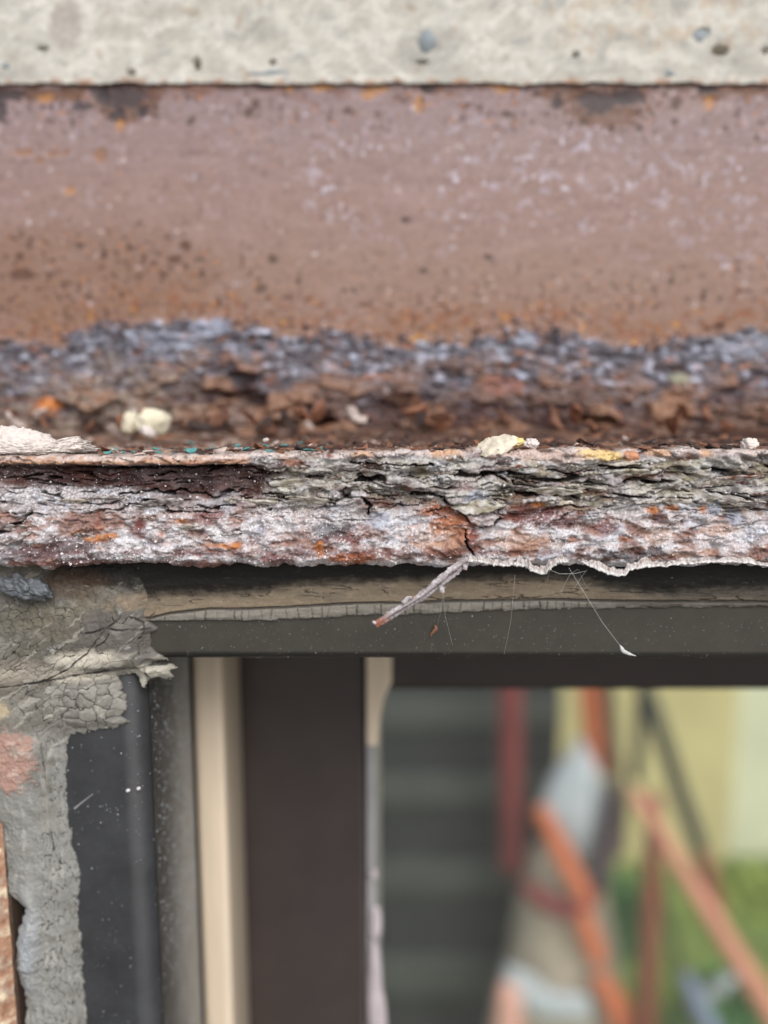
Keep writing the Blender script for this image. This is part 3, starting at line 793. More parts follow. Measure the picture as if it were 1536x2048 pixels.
# separate plates of scale lifting off the edge
def scale_plate(px, py, w, hh, out, lean, roll, tone, seed):
    nu, nv = 26, 9
    u, v = np.meshgrid(np.linspace(-1, 1, nu), np.linspace(0, 1, nv), indexing='ij')
    prof_ = np.clip(1 - np.abs(u) ** 2.2, 0.02, 1) * (0.75 + 0.35 * fbm(u[:, :1] * 3, u[:, :1] * 0, seed, 4))
    p = unproj(px, py, YF)
    ys = edge_y(p[0], p[2])
    n_ = fbm(u * 3, v * 2, seed + 3, 4)
    X_ = p[0] + u * w * 0.5 * (1 + 0.1 * n_)
    Z_ = p[2] + (v - 0.5) * hh * prof_ * (1 + 0.25 * n_) + roll * u * w * 0.5 + 0.25 * fbm(u * 2, v * 0, seed + 7, 3)
    Y_ = ys + 0.55 - out * (v if lean > 0 else 1 - v) ** 1.2 * prof_ - 0.35 * n_ - 0.15 * out
    c_ = np.zeros(u.shape + (3,)) + lin(tone)
    c_ = mix(c_, (216, 212, 208), 0.7 * sstep(0.0, 0.45, n_ + 0.2))
    c_ = mix(c_, (84, 56, 48), 0.8 * sstep(0.05, 0.4, fbm(u * 4, v * 3, seed + 9, 4)))
    me = mesh_np('rust_scale', np.stack([X_, Y_, Z_], -1).reshape(-1, 3), grid_faces(nu, nv, flip=True), M_rust, c_)
    o = world_part('rust_scale', me, lintel)
    sm = o.modifiers.new('thickness', 'SOLIDIFY'); sm.thickness = random.uniform(0.15, 0.4) * MM; sm.offset = -1
rp_ = random.Random(23)
TONES = [(150, 142, 122), (128, 118, 106), (104, 78, 68), (168, 158, 138), (132, 88, 70), (110, 98, 96)]
for i in range(62):
    a = rp_.uniform(500, 1560) if i < 52 else rp_.uniform(-20, 480)
    b = rp_.uniform(932, 1006) if i < 52 else rp_.uniform(990, 1100)
    scale_plate(a, b, rp_.uniform(2.5, 8.5), rp_.uniform(0.5, 1.7), rp_.uniform(0.5, 1.5), rp_.choice([1, 1, -1]), rp_.uniform(-0.10, 0.10), rp_.choice(TONES), 900 + 17 * i)
for a, b, w, hh, out, ln, ro, tn in [(735, 985, 8.5, 2.6, 1.4, 1, 0.0, TONES[1]), (955, 1012, 9.0, 3.0, 1.0, -1, 0.05, TONES[0]), (1110, 982, 9.5, 1.8, 1.2, 1, -0.05, TONES[0]), (1330, 980, 8.0, 1.6, 1.3, 1, 0.04, TONES[3]), (1240, 925, 8, 1.4, 1.2, -1, 0, TONES[3]), (600, 966, 10, 2.4, 0.9, 1, 0.02, TONES[0]), (1450, 960, 10, 1.6, 1.0, 1, 0.05, TONES[3]), (825, 955, 7, 1.4, 1.2, 1, 0.12, TONES[1]), (300, 1015, 7, 1.2, 0.8, 1, -.04, TONES[5]), (30, 1075, 6, 2.0, 1.0, -1, .3, TONES[5])]:
    scale_plate(a, b, w, hh, out, ln, ro, tn, int(a))

# hanging sliver
def tube(name, P, R, mat_, nseg=10, colf=None, seed=1, amp=0.0, flat=1.0, parent=None, freq=1.5):
    P = np.asarray(P, float); n = len(P)
    R = np.broadcast_to(np.asarray(R, float), (n,))
    tan = np.gradient(P, axis=0); tan /= np.linalg.norm(tan, axis=1)[:, None] + 1e-9
    up_ = np.array([0, 1.0, 0.03])
    b1 = np.cross(tan, up_); b1 /= np.linalg.norm(b1, axis=1)[:, None] + 1e-9
    b2 = np.cross(tan, b1)
    th = np.linspace(0, 2 * math.pi, nseg, endpoint=False)
    s = np.arange(n)[:, None] * (np.linalg.norm(P[-1] - P[0]) / n) + 0 * th[None]
    nz = 0.7 * fbm(s / (freq * 3.2) + 0 * th, np.cos(th)[None] * 0.9 + s * 0 + np.sin(th)[None] * 1.7, seed, 3) + 0.55 * fbm(s / (freq * 0.55), np.cos(th)[None] * 1.6 + s * 0 - np.sin(th)[None] * 2.6, seed + 9, 3)
    rr = R[:, None] * (1 + amp * nz)
    V_ = P[:, None] + b1[:, None] * (np.cos(th)[None] * rr)[..., None] + b2[:, None] * (np.sin(th)[None] * rr * flat)[..., None]
    V_ = V_.reshape(-1, 3)
    i = np.arange(n * nseg).reshape(n, nseg)
    q_ = np.stack([i[:-1], i[1:], np.roll(i, -1, 1)[1:], np.roll(i, -1, 1)[:-1]], -1).reshape(-1, 4)
    V_ = np.vstack([V_, P[0], P[-1]])
    capA = np.stack([i[0], np.roll(i[0], -1), np.full(nseg, n * nseg), np.full(nseg, n * nseg)], 1)
    capB = np.stack([np.roll(i[-1], -1), i[-1], np.full(nseg, n * nseg + 1), np.full(nseg, n * nseg + 1)], 1)
    tri = np.vstack([capA[:, :3], capB[:, :3]])
    quads = np.vstack([np.stack([q_[:, 0], q_[:, 1], q_[:, 2]], 1), np.stack([q_[:, 0], q_[:, 2], q_[:, 3]], 1), tri])
    col = None
    if colf is not None:
        col = colf(np.repeat(np.linspace(0, 1, n), nseg), np.tile(th, n), nz.ravel())
        col = np.vstack([col, col[:1], col[-1:]])
    return world_part(name, mesh_np(name, V_, quads, mat_, col), parent)
def path(pts, n):
    pts = np.asarray(pts, float)
    d = np.r_[0, np.cumsum(np.linalg.norm(np.diff(pts, axis=0), axis=1))]
    u = np.linspace(0, d[-1], n)
    return np.stack([np.interp(u, d, pts[:, k_]) for k_ in range(pts.shape[1])], 1)
sp_ = [(945, 1112, 127.0), (925, 1128, 126.2), (900, 1147, 125.4), (872, 1170, 124.6), (845, 1192, 124.0), (818, 1208, 123.5), (790, 1224, 123.0), (770, 1238, 122.8), (750, 1249, 122.6)]
Pm = path([unproj(*p) for p in sp_], 150)
Rm = np.interp(np.linspace(0, 1, 150), [0, 0.08, 0.3, 0.5, 0.62, 0.8, 0.95, 1], [0.5, 0.75, 0.9, 0.78, 0.62, 0.66, 0.72, 0.62])
def slcol(u, th, nz):
    c_ = np.zeros((len(u), 3)) + lin((158, 148, 150))
    c_ = mix(c_, (206, 200, 202), sstep(-0.1, 0.4, nz))
    c_ = mix(c_, (58, 44, 44), 0.9 * (1 - sstep(0.1, 0.32, np.abs(np.cos(th) - 0.15 + 0.5 * nz))) * (np.sin(th) > 0) * sstep(-0.35, 0.1, nz + 0.25))
    c_ = mix(c_, (66, 52, 50), 0.7 * sstep(0.15, 0.5, -nz))
    c_ = mix(c_, (150, 88, 58), 0.85 * sstep(0.82, 0.97, u + 0.1 * nz))
    return c_
tag(tube('rust_sliver', Pm, Rm, M_sliver, 22, slcol, 401, 0.62, 0.4, lintel, 0.9), 'thin salt grey rust sliver curling down in front of the window frame')
for pts, r0 in [([(886, 1172, 123.6), (884, 1180, 123.4), (886, 1187, 123.4)], 0.42), ([(805, 1206, 123.0), (815, 1196, 123.0), (826, 1195, 123.2)], 0.34), ([(932, 1128, 125.5), (930, 1140, 125.3)], 0.4), ([(752, 1247, 122.6), (744, 1243, 122.4)], 0.28)]:
    tube('sliver_splinter', path([unproj(*p) for p in pts], 24), np.linspace(r0 * 1.2, r0 * 0.7, 24), M_sliver, 10, slcol, 411, 0.6, 0.8, lintel)

# white crusted flakes curling off the bottom edge
def curl(pts, r0, seed):
    n, m_ = 220, 9
    P = path([unproj(*p) for p in pts], n)
    k_ = np.arange(n) * 1.0
    P[:, 2] += 0.30 * fbm(k_ / 16.0, k_ * 0, seed, 3); P[:, 1] += 0.5 * fbm(k_ / 13.0, k_ * 0 + 3, seed, 3)
    P[:, 1] -= 0.9; P[:, 2] -= 0.35
    w_ = np.interp(np.linspace(0, 1, n), [0, .08, .9, 1], [.2, 1, 1, .2]) * r0 * (1.4 + 1.2 * fbm(k_ / 30.0, k_ * 0 + 9, seed, 2))
    v = np.linspace(0, 1, m_)[None]
    V_ = np.empty((n, m_, 3))
    n_ = fbm(k_[:, None] / 9.0, v * 2 + 0 * k_[:, None], seed + 3, 2)
    V_[..., 0] = P[:, None, 0] + 0.12 * n_
    V_[..., 2] = P[:, None, 2] + w_[:, None] * v + 0.12 * n_
    V_[..., 1] = P[:, None, 1] + 0.5 * np.abs(w_[:, None]) * v ** 1.6 - 0.35 * np.sin(v * 3.1) * w_[:, None] * fbm(k_ / 8, k_ * 0 + 5, seed, 2)[:, None] + 0.15 * n_
    c_ = np.zeros((n, m_, 3)) + lin((190, 182, 178))
    c_ = mix(c_, (228, 224, 222), 1.1 * (1 - sstep(0.1, 0.5, v + 0.5 * n_)) + 0.3 * sstep(0, .4, n_))
    c_ = mix(c_, (122, 90, 78), 0.75 * sstep(0.0, 0.4, fbm(k_[:, None] / 6, v * 2 + 7, seed, 3)) * sstep(0.2, 0.6, v))
    o = world_part('edge_curl', mesh_np('edge_curl', V_.reshape(-1, 3), grid_faces(n, m_, flip=True), M_sliver, c_.reshape(-1, 3)), lintel)
    sm = o.modifiers.new('thickness', 'SOLIDIFY'); sm.thickness = 0.32 * MM; sm.offset = 1
curl([(930, 1116, 127.2), (960, 1118, 126.6), (985, 1124, 126.4), (1015, 1126, 126.2), (1030, 1122, 126.4)], 0.62, 421)
curl([(1028, 1124, 126.4), (1050, 1128, 126.0), (1068, 1138, 125.6), (1084, 1144, 125.6), (1098, 1132, 125.8), (1112, 1120, 126.2), (1135, 1117, 126.6)], 0.85, 425)
curl([(1160, 1118, 126.6), (1176, 1126, 126.0), (1196, 1136, 125.6), (1222, 1144, 125.4), (1246, 1146, 125.6), (1258, 1134, 126.0), (1290, 1128, 126.4), (1330, 1126, 126.8)], 0.85, 429)
curl([(1320, 1126, 126.8), (1370, 1122, 126.6), (1430, 1118, 126.4), (1490, 1120, 126.2), (1545, 1128, 126.0)], 0.55, 433)

# ------------------------------------------------------------------ things lying on the ledge
def lump():
    import bmesh
    bm = bmesh.new(); bmesh.ops.create_icosphere(bm, subdivisions=6, radius=1.0)
    P = np.array([v.co[:] for v in bm.verts])
    n_ = fbm(P[:, 0] * 3 + P[:, 2], P[:, 1] * 2 - P[:, 2] * 2, 501, 4); m_ = fbm(P[:, 0] * 14 + 4 * P[:, 2], P[:, 1] * 9 + P[:, 2] * 11, 505, 4)
    k_ = fbm(P[:, 0] * 40 + 9 * P[:, 2], P[:, 1] * 25 + P[:, 2] * 33, 509, 3)
    prof_ = np.interp(P[:, 0], [-1, -0.3, 0.1, 0.33, 0.46, 0.52, 0.62, 0.75, 0.9, 1], [1.0, 1.12, 1.05, 0.8, 0.42, 0.45, 0.75, 0.95, 0.9, 0.7])
    s_ = 1 + 0.1 * n_ + 0.16 * m_ + 0.13 * k_
    P = P * s_[:, None]
    P[:, 2] = np.where(P[:, 2] > 0, P[:, 2] * prof_, P[:, 2] * 0.25)
    P = P * np.array([13.0, 5.0, 3.6]) * MM
    for v, p in zip(bm.verts, P): v.co = p
    for f in bm.faces: f.smooth = True
    me = bpy.data.meshes.new('mortar_lump'); bm.to_mesh(me); bm.free(); me.materials.append(M_mortar)
    return me
p = unproj(35, 903, 134.5)
tag(put('mortar_lump', lump(), (p[0], 134.5, -8.0)), 'crumbly white mortar lump on the left end of the rusty ledge', 'mortar lump')
for i, (a, b, Y, r, m, lab) in enumerate([
        (306, 846, 166, (3.8, 2.0, 2.9), M_cream, 'cream angular plaster crumb at the foot of the plate, largest of three'),
        (262, 848, 168, (2.0, 1.6, 2.4), M_cream, 'small pale plaster crumb leaning left of the cream angular crumb'),
        (296, 864, 160, (1.8, 1.4, 1.1), M_mortar, 'white plaster crumb lying in front of the cream angular crumb')]):
    p = unproj(a, b, Y)
    p[2] = max(p[2], ledge_z(p[0], Y) + r[2] * 0.8)
    tag(put('plaster_crumb', rock_mesh('plaster_crumb', r, 520 + i * 7, m, 3, 0.55, 1.6), p, None, (0.2, 0.3 * i, 0.5)), lab, 'crumb', 'plaster crumbs on the ledge')

def curl_leaf():
    nu, nv = 40, 18
    u, v = np.meshgrid(np.linspace(0, 1, nu), np.linspace(0, 1, nv), indexing='ij')
    w = np.interp(u, [0, .15, .5, .8, 1], [0.15, 0.9, 1.0, 0.75, 0.3])
    ux = (u - 0.5) * 7.2
    vy = (v - 0.5) * 5.0 * w
    zc = 1.0 * np.sin(v * 2.6) * w * (0.5 + u) + 0.7 * fbm(u * 4, v * 3, 541, 5) + 0.6 * u
    w = w * (1 + 0.25 * fbm(u * 9, u * 0, 543, 3)); vy = (v - 0.5) * 4.4 * w; ux = ux + 0.5 * fbm(v * 4, v * 0 + 2, 545, 3)
    top = np.stack([ux, vy, zc], -1); bot = top - np.array([0, 0, 0.16])
    Vv = np.vstack([top.reshape(-1, 3), bot.reshape(-1, 3)])
    Fa = grid_faces(nu, nv); Fb = grid_faces(nu, nv, flip=True) + nu * nv
    i = np.arange(nu * nv).reshape(nu, nv)
    ring = np.concatenate([i[:, 0], i[-1, 1:], i[::-1, -1][1:], i[0, ::-1][1:-1]])
    rn = np.roll(ring, -1)
    side = np.stack([ring, ring + nu * nv, rn + nu * nv, rn], 1)
    me = bpy.data.meshes.new('paint_curl')
    me.from_pydata([tuple(q_ * MM) for q_ in Vv], [], [tuple(int(t_) for t_ in f) for f in np.vstack([Fa, Fb, side])])
    me.materials.append(M_leafy); me.polygons.foreach_set('use_smooth', np.ones(len(me.polygons), bool))
    return me
p = unproj(992, 903, 130)
tag(put('paint_curl', curl_leaf(), (p[0], 129.6, -7.3), None, (0.55, -0.22, 0.12)), 'cream curled paint flake on the ledge edge right of centre', 'paint flake')
p = unproj(1262, 916, 127.5)
tag(put('grit_stone', rock_mesh('grit_stone', (1.5, 0.9, 0.95), 560, mat('orange_grit', L3(192, 138, 108), 0.85, var=0.4, scale=1400, bump=0.6), 4, 0.5, 1.8), (p[0], edge_y(p[0], p[2]) - 0.9, p[2] + 0.2)), 'rounded orange grit stone stuck in the ledge edge', 'stone')
for i, (a, b, Y, r, lab) in enumerate([(1062, 890, 131, 1.1, 'white salt crumb beside the cream curled flake on the ledge'), (1498, 889, 131, 1.3, 'white salt crumb on the ledge at the far right edge'), (532, 880, 140, 0.45, 'tiny white crumb standing up on the ledge left of centre'), (1034, 884, 132, 1.0, 'yellow crumb right behind the cream curled flake')]):
    p = unproj(a, b, Y)
    m = M_mortar if i != 3 else mat('yellow_grit', L3(226, 206, 140), 0.8, var=0.2, scale=900)
    tag(put('salt_crumb', rock_mesh('salt_crumb', (r, r * 0.8, r * 0.75), 570 + i, m, 4, 0.7, 2.2), (p[0], Y, max(p[2], ledge_z(p[0], Y) + r * 0.5))), lab, 'crumb', 'crumbs on the ledge')

# ------------------------------------------------------------------ window
win = thing('window', 'dark framed window with cracked grey sealant and dusty glass under the lintel', 'window', (200, 160, -700))
YW = 135.0
XJ = -44.3
def prism(name, prof2, axis, a, b, m, parent, n=2):
    """prof2 closed 2-D profile; axis 'x': (y,z) swept along x; axis 'z': (x,y) swept along z"""
    prof2 = np.asarray(prof2, float); k_ = len(prof2)
    s_ = np.linspace(a, b, n)
    if axis == 'x':
        V_ = np.array([[x, q_[0], q_[1]] for x in s_ for q_ in prof2])
    else:
        V_ = np.array([[q_[0], q_[1], z] for z in s_ for q_ in prof2])
    Fs = []
    for i in range(n - 1):
        for j in range(k_):
            Fs.append((i * k_ + j, (i + 1) * k_ + j, (i + 1) * k_ + (j + 1) % k_, i * k_ + (j + 1) % k_))
    me = bpy.data.meshes.new(name)
    Wd = V_ * MM + np.array([0, 0, EYE * MM])
    me.from_pydata([tuple(v) for v in Wd], [], Fs + [tuple(range(k_))[::-1], tuple(range((n - 1) * k_, n * k_))])
    me.materials.append(m)
    me.polygons.foreach_set('use_smooth', np.ones(len(me.polygons), bool))
    me.update()
    o = world_part(name, me, parent)
    import bmesh
    bm = bmesh.new(); bm.from_mesh(me); bmesh.ops.recalc_face_normals(bm, faces=bm.faces); bm.to_mesh(me); bm.free()
    o.modifiers.new('wn', 'WEIGHTED_NORMAL')
    return o
def rounded(corners, radii, seg=6):
    out = []
    n = len(corners)
    for i in range(n):
        p0, p1, p2 = (np.array(corners[j], float) for j in ((i - 1) % n, i, (i + 1) % n))
        r_ = radii[i]
        if r_ <= 0: out.append(tuple(p1)); continue
        d0 = (p0 - p1) / np.linalg.norm(p0 - p1); d2 = (p2 - p1) / np.linalg.norm(p2 - p1)
        a, b = p1 + d0 * r_, p1 + d2 * r_
        for t_ in np.linspace(0, 1, seg + 1):
            out.append(tuple((1 - t_) ** 2 * a + 2 * t_ * (1 - t_) * p1 + t_ ** 2 * b))
    return out
ZH = -46.2
prism('head_frame', rounded([(YW, -28.2), (YW, ZH), (188, ZH), (188, -28.2)], [0.5, 1.8, 0, 0]), 'x', -62, 620, M_frame, win)
prism('jamb_frame', rounded([(-64, 188), (-64, YW + 0.2), (XJ, YW + 0.2), (XJ - 0.3, 188)], [0, 1.0, 4.5, 0]), 'z', -900, ZH - 0.1, M_jamb, win)
ry = np.arange(138.5, 168.1, 0.5); rzv = np.arange(-300, ZH - 0.2, 0.8)
Yr, Zr = np.meshgrid(ry, rzv, indexing='ij')
rc = np.zeros(Yr.shape + (3,)) + lin((50, 51, 53))
rn = fbm(Yr / 5, Zr / 7, 771, 4)
rc = mix(rc, (152, 152, 150), 0.9 * sstep(143, 169, Yr + 7 * rn + 6 * sstep(-70, -115, Zr)))
rc = mix(rc, (118, 122, 128), 0.5 * sstep(0.1, 0.5, fbm(Yr / 2, Zr / 2, 773, 3)))
world_part('frame_reveal', mesh_np('frame_reveal', np.stack([np.full(Yr.shape, XJ + 0.06), Yr, Zr], -1).reshape(-1, 3), grid_faces(*Yr.shape), mat('dusty_reveal', tint=True, rough=0.4, var=0.2, scale=300), rc), win)
prism('timber_bead', rounded([(XJ + 0.2, 189), (XJ + 0.2, 168), (-36.9, 168), (-36.9, 189)], [0, 2.8, 1.5, 0]), 'z', -890, ZH - 0.3, M_bead, win)
YS = 190.0
sash = M_sash
prism('sash_stile', rounded([(-46, 215), (-46, YS), (-4.6, YS), (-4.6, 215)], [0, 0.5, 1.2, 0]), 'z', -890, -48, sash, win)
prism('sash_rail', rounded([(YS + 0.3, -47), (YS + 0.3, -73.2), (215, -73.2), (215, -47)], [0.3, 1.0, 0, 0]), 'x', -4.5, 560, sash, win)
prism('gasket', rounded([(-4.5, 212), (-4.5, 188.6), (-2.4, 189.2), (-0.9, 195), (-0.9, 212)], [0, 0.5, 0.5, 0.4, 0]), 'z', -890, -78, M_gask, win)
# cream wedge in the top corner of the sash
Vw = np.array([[-4.4, 187.5, -48], [2.0, 187.5, -48], [2.0, 187.5, -70], [0.2, 187.5, -74], [-1.0, 187.5, -80], [-1.6, 187.5, -87], [-4.4, 187.5, -87]], float)
k_ = len(Vw)
Vw2 = np.vstack([Vw, Vw + np.array([0, 14, 0])])
me = bpy.data.meshes.new('corner_bead')
me.from_pydata([tuple(v * MM + np.array([0, 0, EYE * MM])) for v in Vw2], [], [tuple(range(k_))[::-1], tuple(range(k_, 2 * k_))] + [(i, (i + 1) % k_, k_ + (i + 1) % k_, k_ + i) for i in range(k_)])
me.materials.append(M_bead)
world_part('corner_bead', me, win)
box('glass_pane', -4.4, 560, 200, 204, -890, -60, M_glass, win)
# bright putty smears down the sash's inner edge; the smallest imitates a glint
for i, (a, b, rx, rz) in enumerate([(752, 1850, 1.6, 5.5), (750, 1985, 2.0, 16), (757, 2060, 2.4, 14), (748, 1747, 1.1, 1.4)]):
    p = unproj(a, b, 188.5)
    put('putty_and_glint', rock_mesh('putty_and_glint', (rx, 1.5, rz), 590 + i, mat('grey_putty_glint', L3(190, 180, 184), 0.45, var=0.15, scale=200), 3, 0.2), p, win)

# ---- sealant: corner and jamb
ySEAL = 134.9
sx = np.arange(-82, -35.0, 0.11); sz = np.arange(-123, -27.0, 0.11)
X, Z = np.meshgrid(sx, sz, indexing='ij')
PX, PY = proj(X, ySEAL - 1.0, Z)
n1 = fbm(X / 8, Z / 8, 601, 4); n2 = fbm(X / 2, Z / 2, 611, 4); n3 = fbm(X / 0.6, Z / 0.6, 621, 3)
qx, qy = PX + 7 * n2 + 3 * n3, PY + 5 * n2 + 3 * n3
poly = [(-200, 1105), (30, 1108), (60, 1110), (110, 1110), (180, 1112), (250, 1116), (290, 1150), (306, 1192), (300, 1215), (290, 1240), (312, 1258), (300, 1275), (298, 1295), (312, 1310), (330, 1322), (300, 1329), (338, 1332), (350, 1340), (336, 1347), (343, 1358), (332, 1364), (308, 1357), (292, 1362), (285, 1380), (280, 1378), (276, 1360), (268, 1351), (228, 1354), (240, 1375), (238, 1388), (247, 1395), (247, 1425), (236, 1438), (253, 1448), (240, 1458), (215, 1465), (190, 1462), (165, 1473), (145, 1468), (134, 1478), (128, 1500), (127, 1560), (130, 1640), (145, 1720), (157, 1750), (150, 1830), (150, 1850), (158, 1890), (163, 1980), (172, 2100), (46, 2100), (48, 1990), (38, 1975), (28, 1930), (32, 1870), (50, 1822), (40, 1815), (12, 1792), (8, 1720), (-4, 1660), (-30, 1640), (-200, 1640)]
ins = inpoly(qx, qy, poly)
dist = linedist(qx, qy, poly + poly[:1])
sdm = np.where(ins, dist, -dist) / 11.0           # mm inside the outline
jb = sstep(1440, 1500, PY)                        # jamb bead
lowc = sstep(1330, 1375, PY)
th = 0.55 + 1.1 * sstep(0, 5, sdm) + 0.8 * sstep(70, 10, PX) * (1 - jb) + 0.5 * n1
th = th + 1.3 * ell(PX, PY, 60, 1270, 150, 70, 0, 0.8) * (1 - lowc) - 0.8 * np.exp(-((PY - 1390 + 0.15 * PX) / 22) ** 2) * sstep(160, 60, PX)
th = th + 0.9 * ell(PX, PY, 250, 1275, 90, 60, 0, 0.7) + 0.5 * ell(PX, PY, 230, 1325, 110, 18, 0, 0.7)
th = th + jb * 0.7 * sstep(150, 40, PX)
# crack fields
wxx, wzz = X + 1.1 * n2 + 0.12 * n3, Z + 0.7 * fbm(X / 2, Z / 2, 613, 4) + 0.12 * n3
rot = 0.65
ux_, uz_ = wxx * math.cos(rot) + wzz * math.sin(rot), -wxx * math.sin(rot) + wzz * math.cos(rot)
A1 = worley(wxx / 1.9, wzz / 1.5, 631)                       # crazed corner
A2 = worley(ux_ / 3.6 + 40, uz_ / 1.1 + 40, 641)             # drawn out along the diagonal
A3 = worley(wxx / 0.8 + 80, wzz / 3.6 + 80, 651)            # upright cracks of the jamb
A4 = worley(wxx / 2.4 + 120, wzz / 2.2 + 120, 661)           # plump plates
A5 = worley(wxx / 5.5 + 160, wzz / 3.2 + 160, 671)           # long cracks of the grey tongue
w4 = ell(PX, PY, 185, 1415, 78, 60, 0.25 * n1, 0.4)
w3 = jb * sstep(60, 110, PX + 25 * n1) 
w5 = ell(PX, PY, 245, 1270, 90, 58, 0.2 * n1, 0.4)
w2 = np.clip(ell(PX, PY, 110, 1330, 140, 60, 0.4 * n1, 0.6) + ell(PX, PY, 120, 1400, 90, 60, 0.3 * n1, 0.6), 0, 1) * (1 - w4) * (1 - w5)
w1 = np.clip(ell(PX, PY, 20, 1240, 110, 62, 0.3 * n1, 0.6) + 0.7 * ell(PX, PY, 200, 1215, 90, 30, 0.3 * n1, 0.6), 0, 1) * (1 - w5) * (1 - w2)
crk = np.zeros_like(X); dome = np.zeros_like(X)
for (f_1, f_e, f_i), w, wd in ((A1, w1, 0.07), (A2, np.clip(w2 * 1.4, 0, 1), 0.085), (A3, np.clip(1.3 * w3, 0, 1) * (1 - w4), 0.10), (A4, w4, 0.085), (A5, w5, 0.03)):
    some = sstep(0.15, 0.5, f_i + 0.5 * n1 + 0.3 * n2 + 0.15) if w is not w4 else 1.0
    crk = np.maximum(crk, w * (1 - sstep(wd * 0.25, wd, f_e + 0.02 * n3)) * some)
    dome = dome + w * sstep(0, 0.5, f_e) * (0.15 if w is w4 else 0.02)
lines = [([(60, 1368), (120, 1355), (170, 1345), (230, 1340), (285, 1333), (330, 1331)], 3.0), ([(180, 1262), (220, 1252), (260, 1256), (300, 1258)], 2.2), ([(195, 1290), (215, 1278), (225, 1262)], 1.5), ([(265, 1232), (285, 1245), (290, 1262), (280, 1275)], 1.8), ([(0, 1372), (50, 1368), (90, 1360), (140, 1335), (180, 1300), (205, 1270)], 1.8), ([(288, 1335), (290, 1352), (300, 1362)], 2.2), ([(205, 1265), (235, 1240), (250, 1225)], 1.6), ([(85, 1480), (95, 1560), (100, 1640), (110, 1700)], 1.2)]
for pts, wd in lines:
    crk = np.maximum(crk, 1 - sstep(wd * 0.5, wd * 1.3, linedist(PX + 3 * n2, PY + 3 * n2, pts)))
ribbon = np.exp(-(linedist(PX, PY, [(132, 1482), (110, 1492), (98, 1520), (96, 1580), (100, 1660)]) / 4.5) ** 2)
crk = crk * (1 - ribbon) * (0.5 + 0.5 * sstep(-0.3, 0.05, fbm(X / 2.2, Z / 2.2, 677, 4)))
gap = inpoly(PX + 5 * n2, PY + 5 * n2, [(47, 1815), (40, 1840), (30, 1870), (24, 1910), (26, 1950), (40, 1985), (28, 1975), (18, 1940), (15, 1890), (25, 1845)])
th = th + dome - 0.22 * crk + 0.10 * n3 + 0.22 * n2 + 0.3 * ribbon
pink = ell(PX, PY, 30, 1518, 46, 58, 0.6 * n2 + 0.2 * n3, 0.2)
th = th + 0.4 * pink * (1 + 0.15 * n3 + 0.4 * n2)
flap = ell(PX, PY, 58, 1880, 22, 90, 0.3 * n1, 0.5)
th = th + 1.2 * flap
th = th * (0.25 * sstep(-0.05, 0.25, sdm) + 0.75 * sstep(0.0, 2.2, sdm)) - 0.4 * (sdm < 0.02)
c = np.zeros(X.shape + (3,)) + lin((118, 114, 106))
c = mix(c, (100, 96, 87), 0.9 * ell(PX, PY, 90, 1230, 170, 90, 0.4 * n1, 0.6))  # olive-grey corner, with some of the flange's shade put into the tone
c = mix(c, (120, 112, 95), 0.6 * ell(PX, PY, 130, 1215, 90, 50, 0.5 * n2, 0.6))
c = mix(c, (148, 138, 126), 0.7 * ell(PX, PY, 40, 1345, 110, 30, 0.4 * n1, 0.5))
c = mix(c, (96, 92, 88), 0.85 * w5)
c = mix(c, (96, 92, 86), 0.5 * ell(PX, PY, 40, 1185, 100, 24, 0.5 * n2))
c = mix(c, (198, 194, 182), 0.8 * ell(PX, PY, 190, 1318, 60, 14, 0.7 * n2) + 0.0)
c = mix(c, (196, 190, 176), 0.75 * np.clip(ell(PX, PY, 300, 1342, 60, 12, 0.6 * n2) + ell(PX, PY, 200, 1352, 24, 6, 0.6 * n2) + ell(PX, PY, 283, 1375, 7, 26, 0.4 * n2) + ell(PX, PY, 200, 1165, 60, 18, 0.8 * n2) * 0.6, 0, 1))
c = mix(c, (156, 154, 146), 0.75 * w4 * sstep(0.2, 0.7, A4[2]))
c = mix(c, (134, 132, 126), 0.8 * w4 * sstep(0.6, 0.2, A4[2]))
c = mix(c, (176, 174, 166), 0.6 * w2 * sstep(0.6, 0.9, A2[2]) * lowc)
c = mix(c, (146, 146, 142), 0.8 * jb)
c = mix(c, (112, 110, 104), 0.5 * jb * sstep(0.1, 0.5, fbm(X / 2, Z / 9, 681, 4)))
c = mix(c, (150, 150, 146), 0.6 * jb * sstep(1640, 1760, PY) * (1 - sstep(100, 140, PX)))
c = mix(c, (160, 156, 146), 0.5 * ribbon)
c = mix(c, (170, 134, 120), 0.9 * pink)
c = mix(c, (206, 176, 162), 0.7 * pink * sstep(0, 0.4, n2))
c = mix(c, (164, 170, 176), 0.7 * flap)
c = mix(c, (190, 172, 140), 0.7 * ell(PX, PY, 6, 1418, 18, 18, 0.5 * n2))
c = mix(c, (150, 147, 140), 0.5 * sstep(0.05, 0.5, fbm(X / 5, Z / 4, 691, 4)))
c = mix(c, (98, 93, 84), 0.5 * sstep(0.05, 0.5, fbm(X / 6, Z / 3, 693, 4)))
c = mix(c, (184, 178, 166), 0.55 * sstep(0.2, 0.5, fbm(ux_ / 6, uz_ / 1.2, 695, 4)) * (1 - jb))
c = mix(c, (172, 170, 164), 0.6 * sstep(0.15, 0.45, fbm(X / 1.5, Z / 6, 699, 4)) * jb)
c = mix(c, (150, 132, 110), 0.8 * ell(PX, PY, 285, 1202, 70, 16, 0.5 * n2, 0.6))
c = mix(c, (206, 198, 182), 0.75 * np.clip(ell(PX, PY, 185, 1312, 70, 16, 0.5 * n2 + 0.3 * n1, 0.5) + 0.6 * ell(PX, PY, 60, 1345, 110, 16, 0.6 * n2, 0.5) + 0.7 * ell(PX, PY, 150, 1350, 50, 12, 0.6 * n2, 0.5), 0, 1))
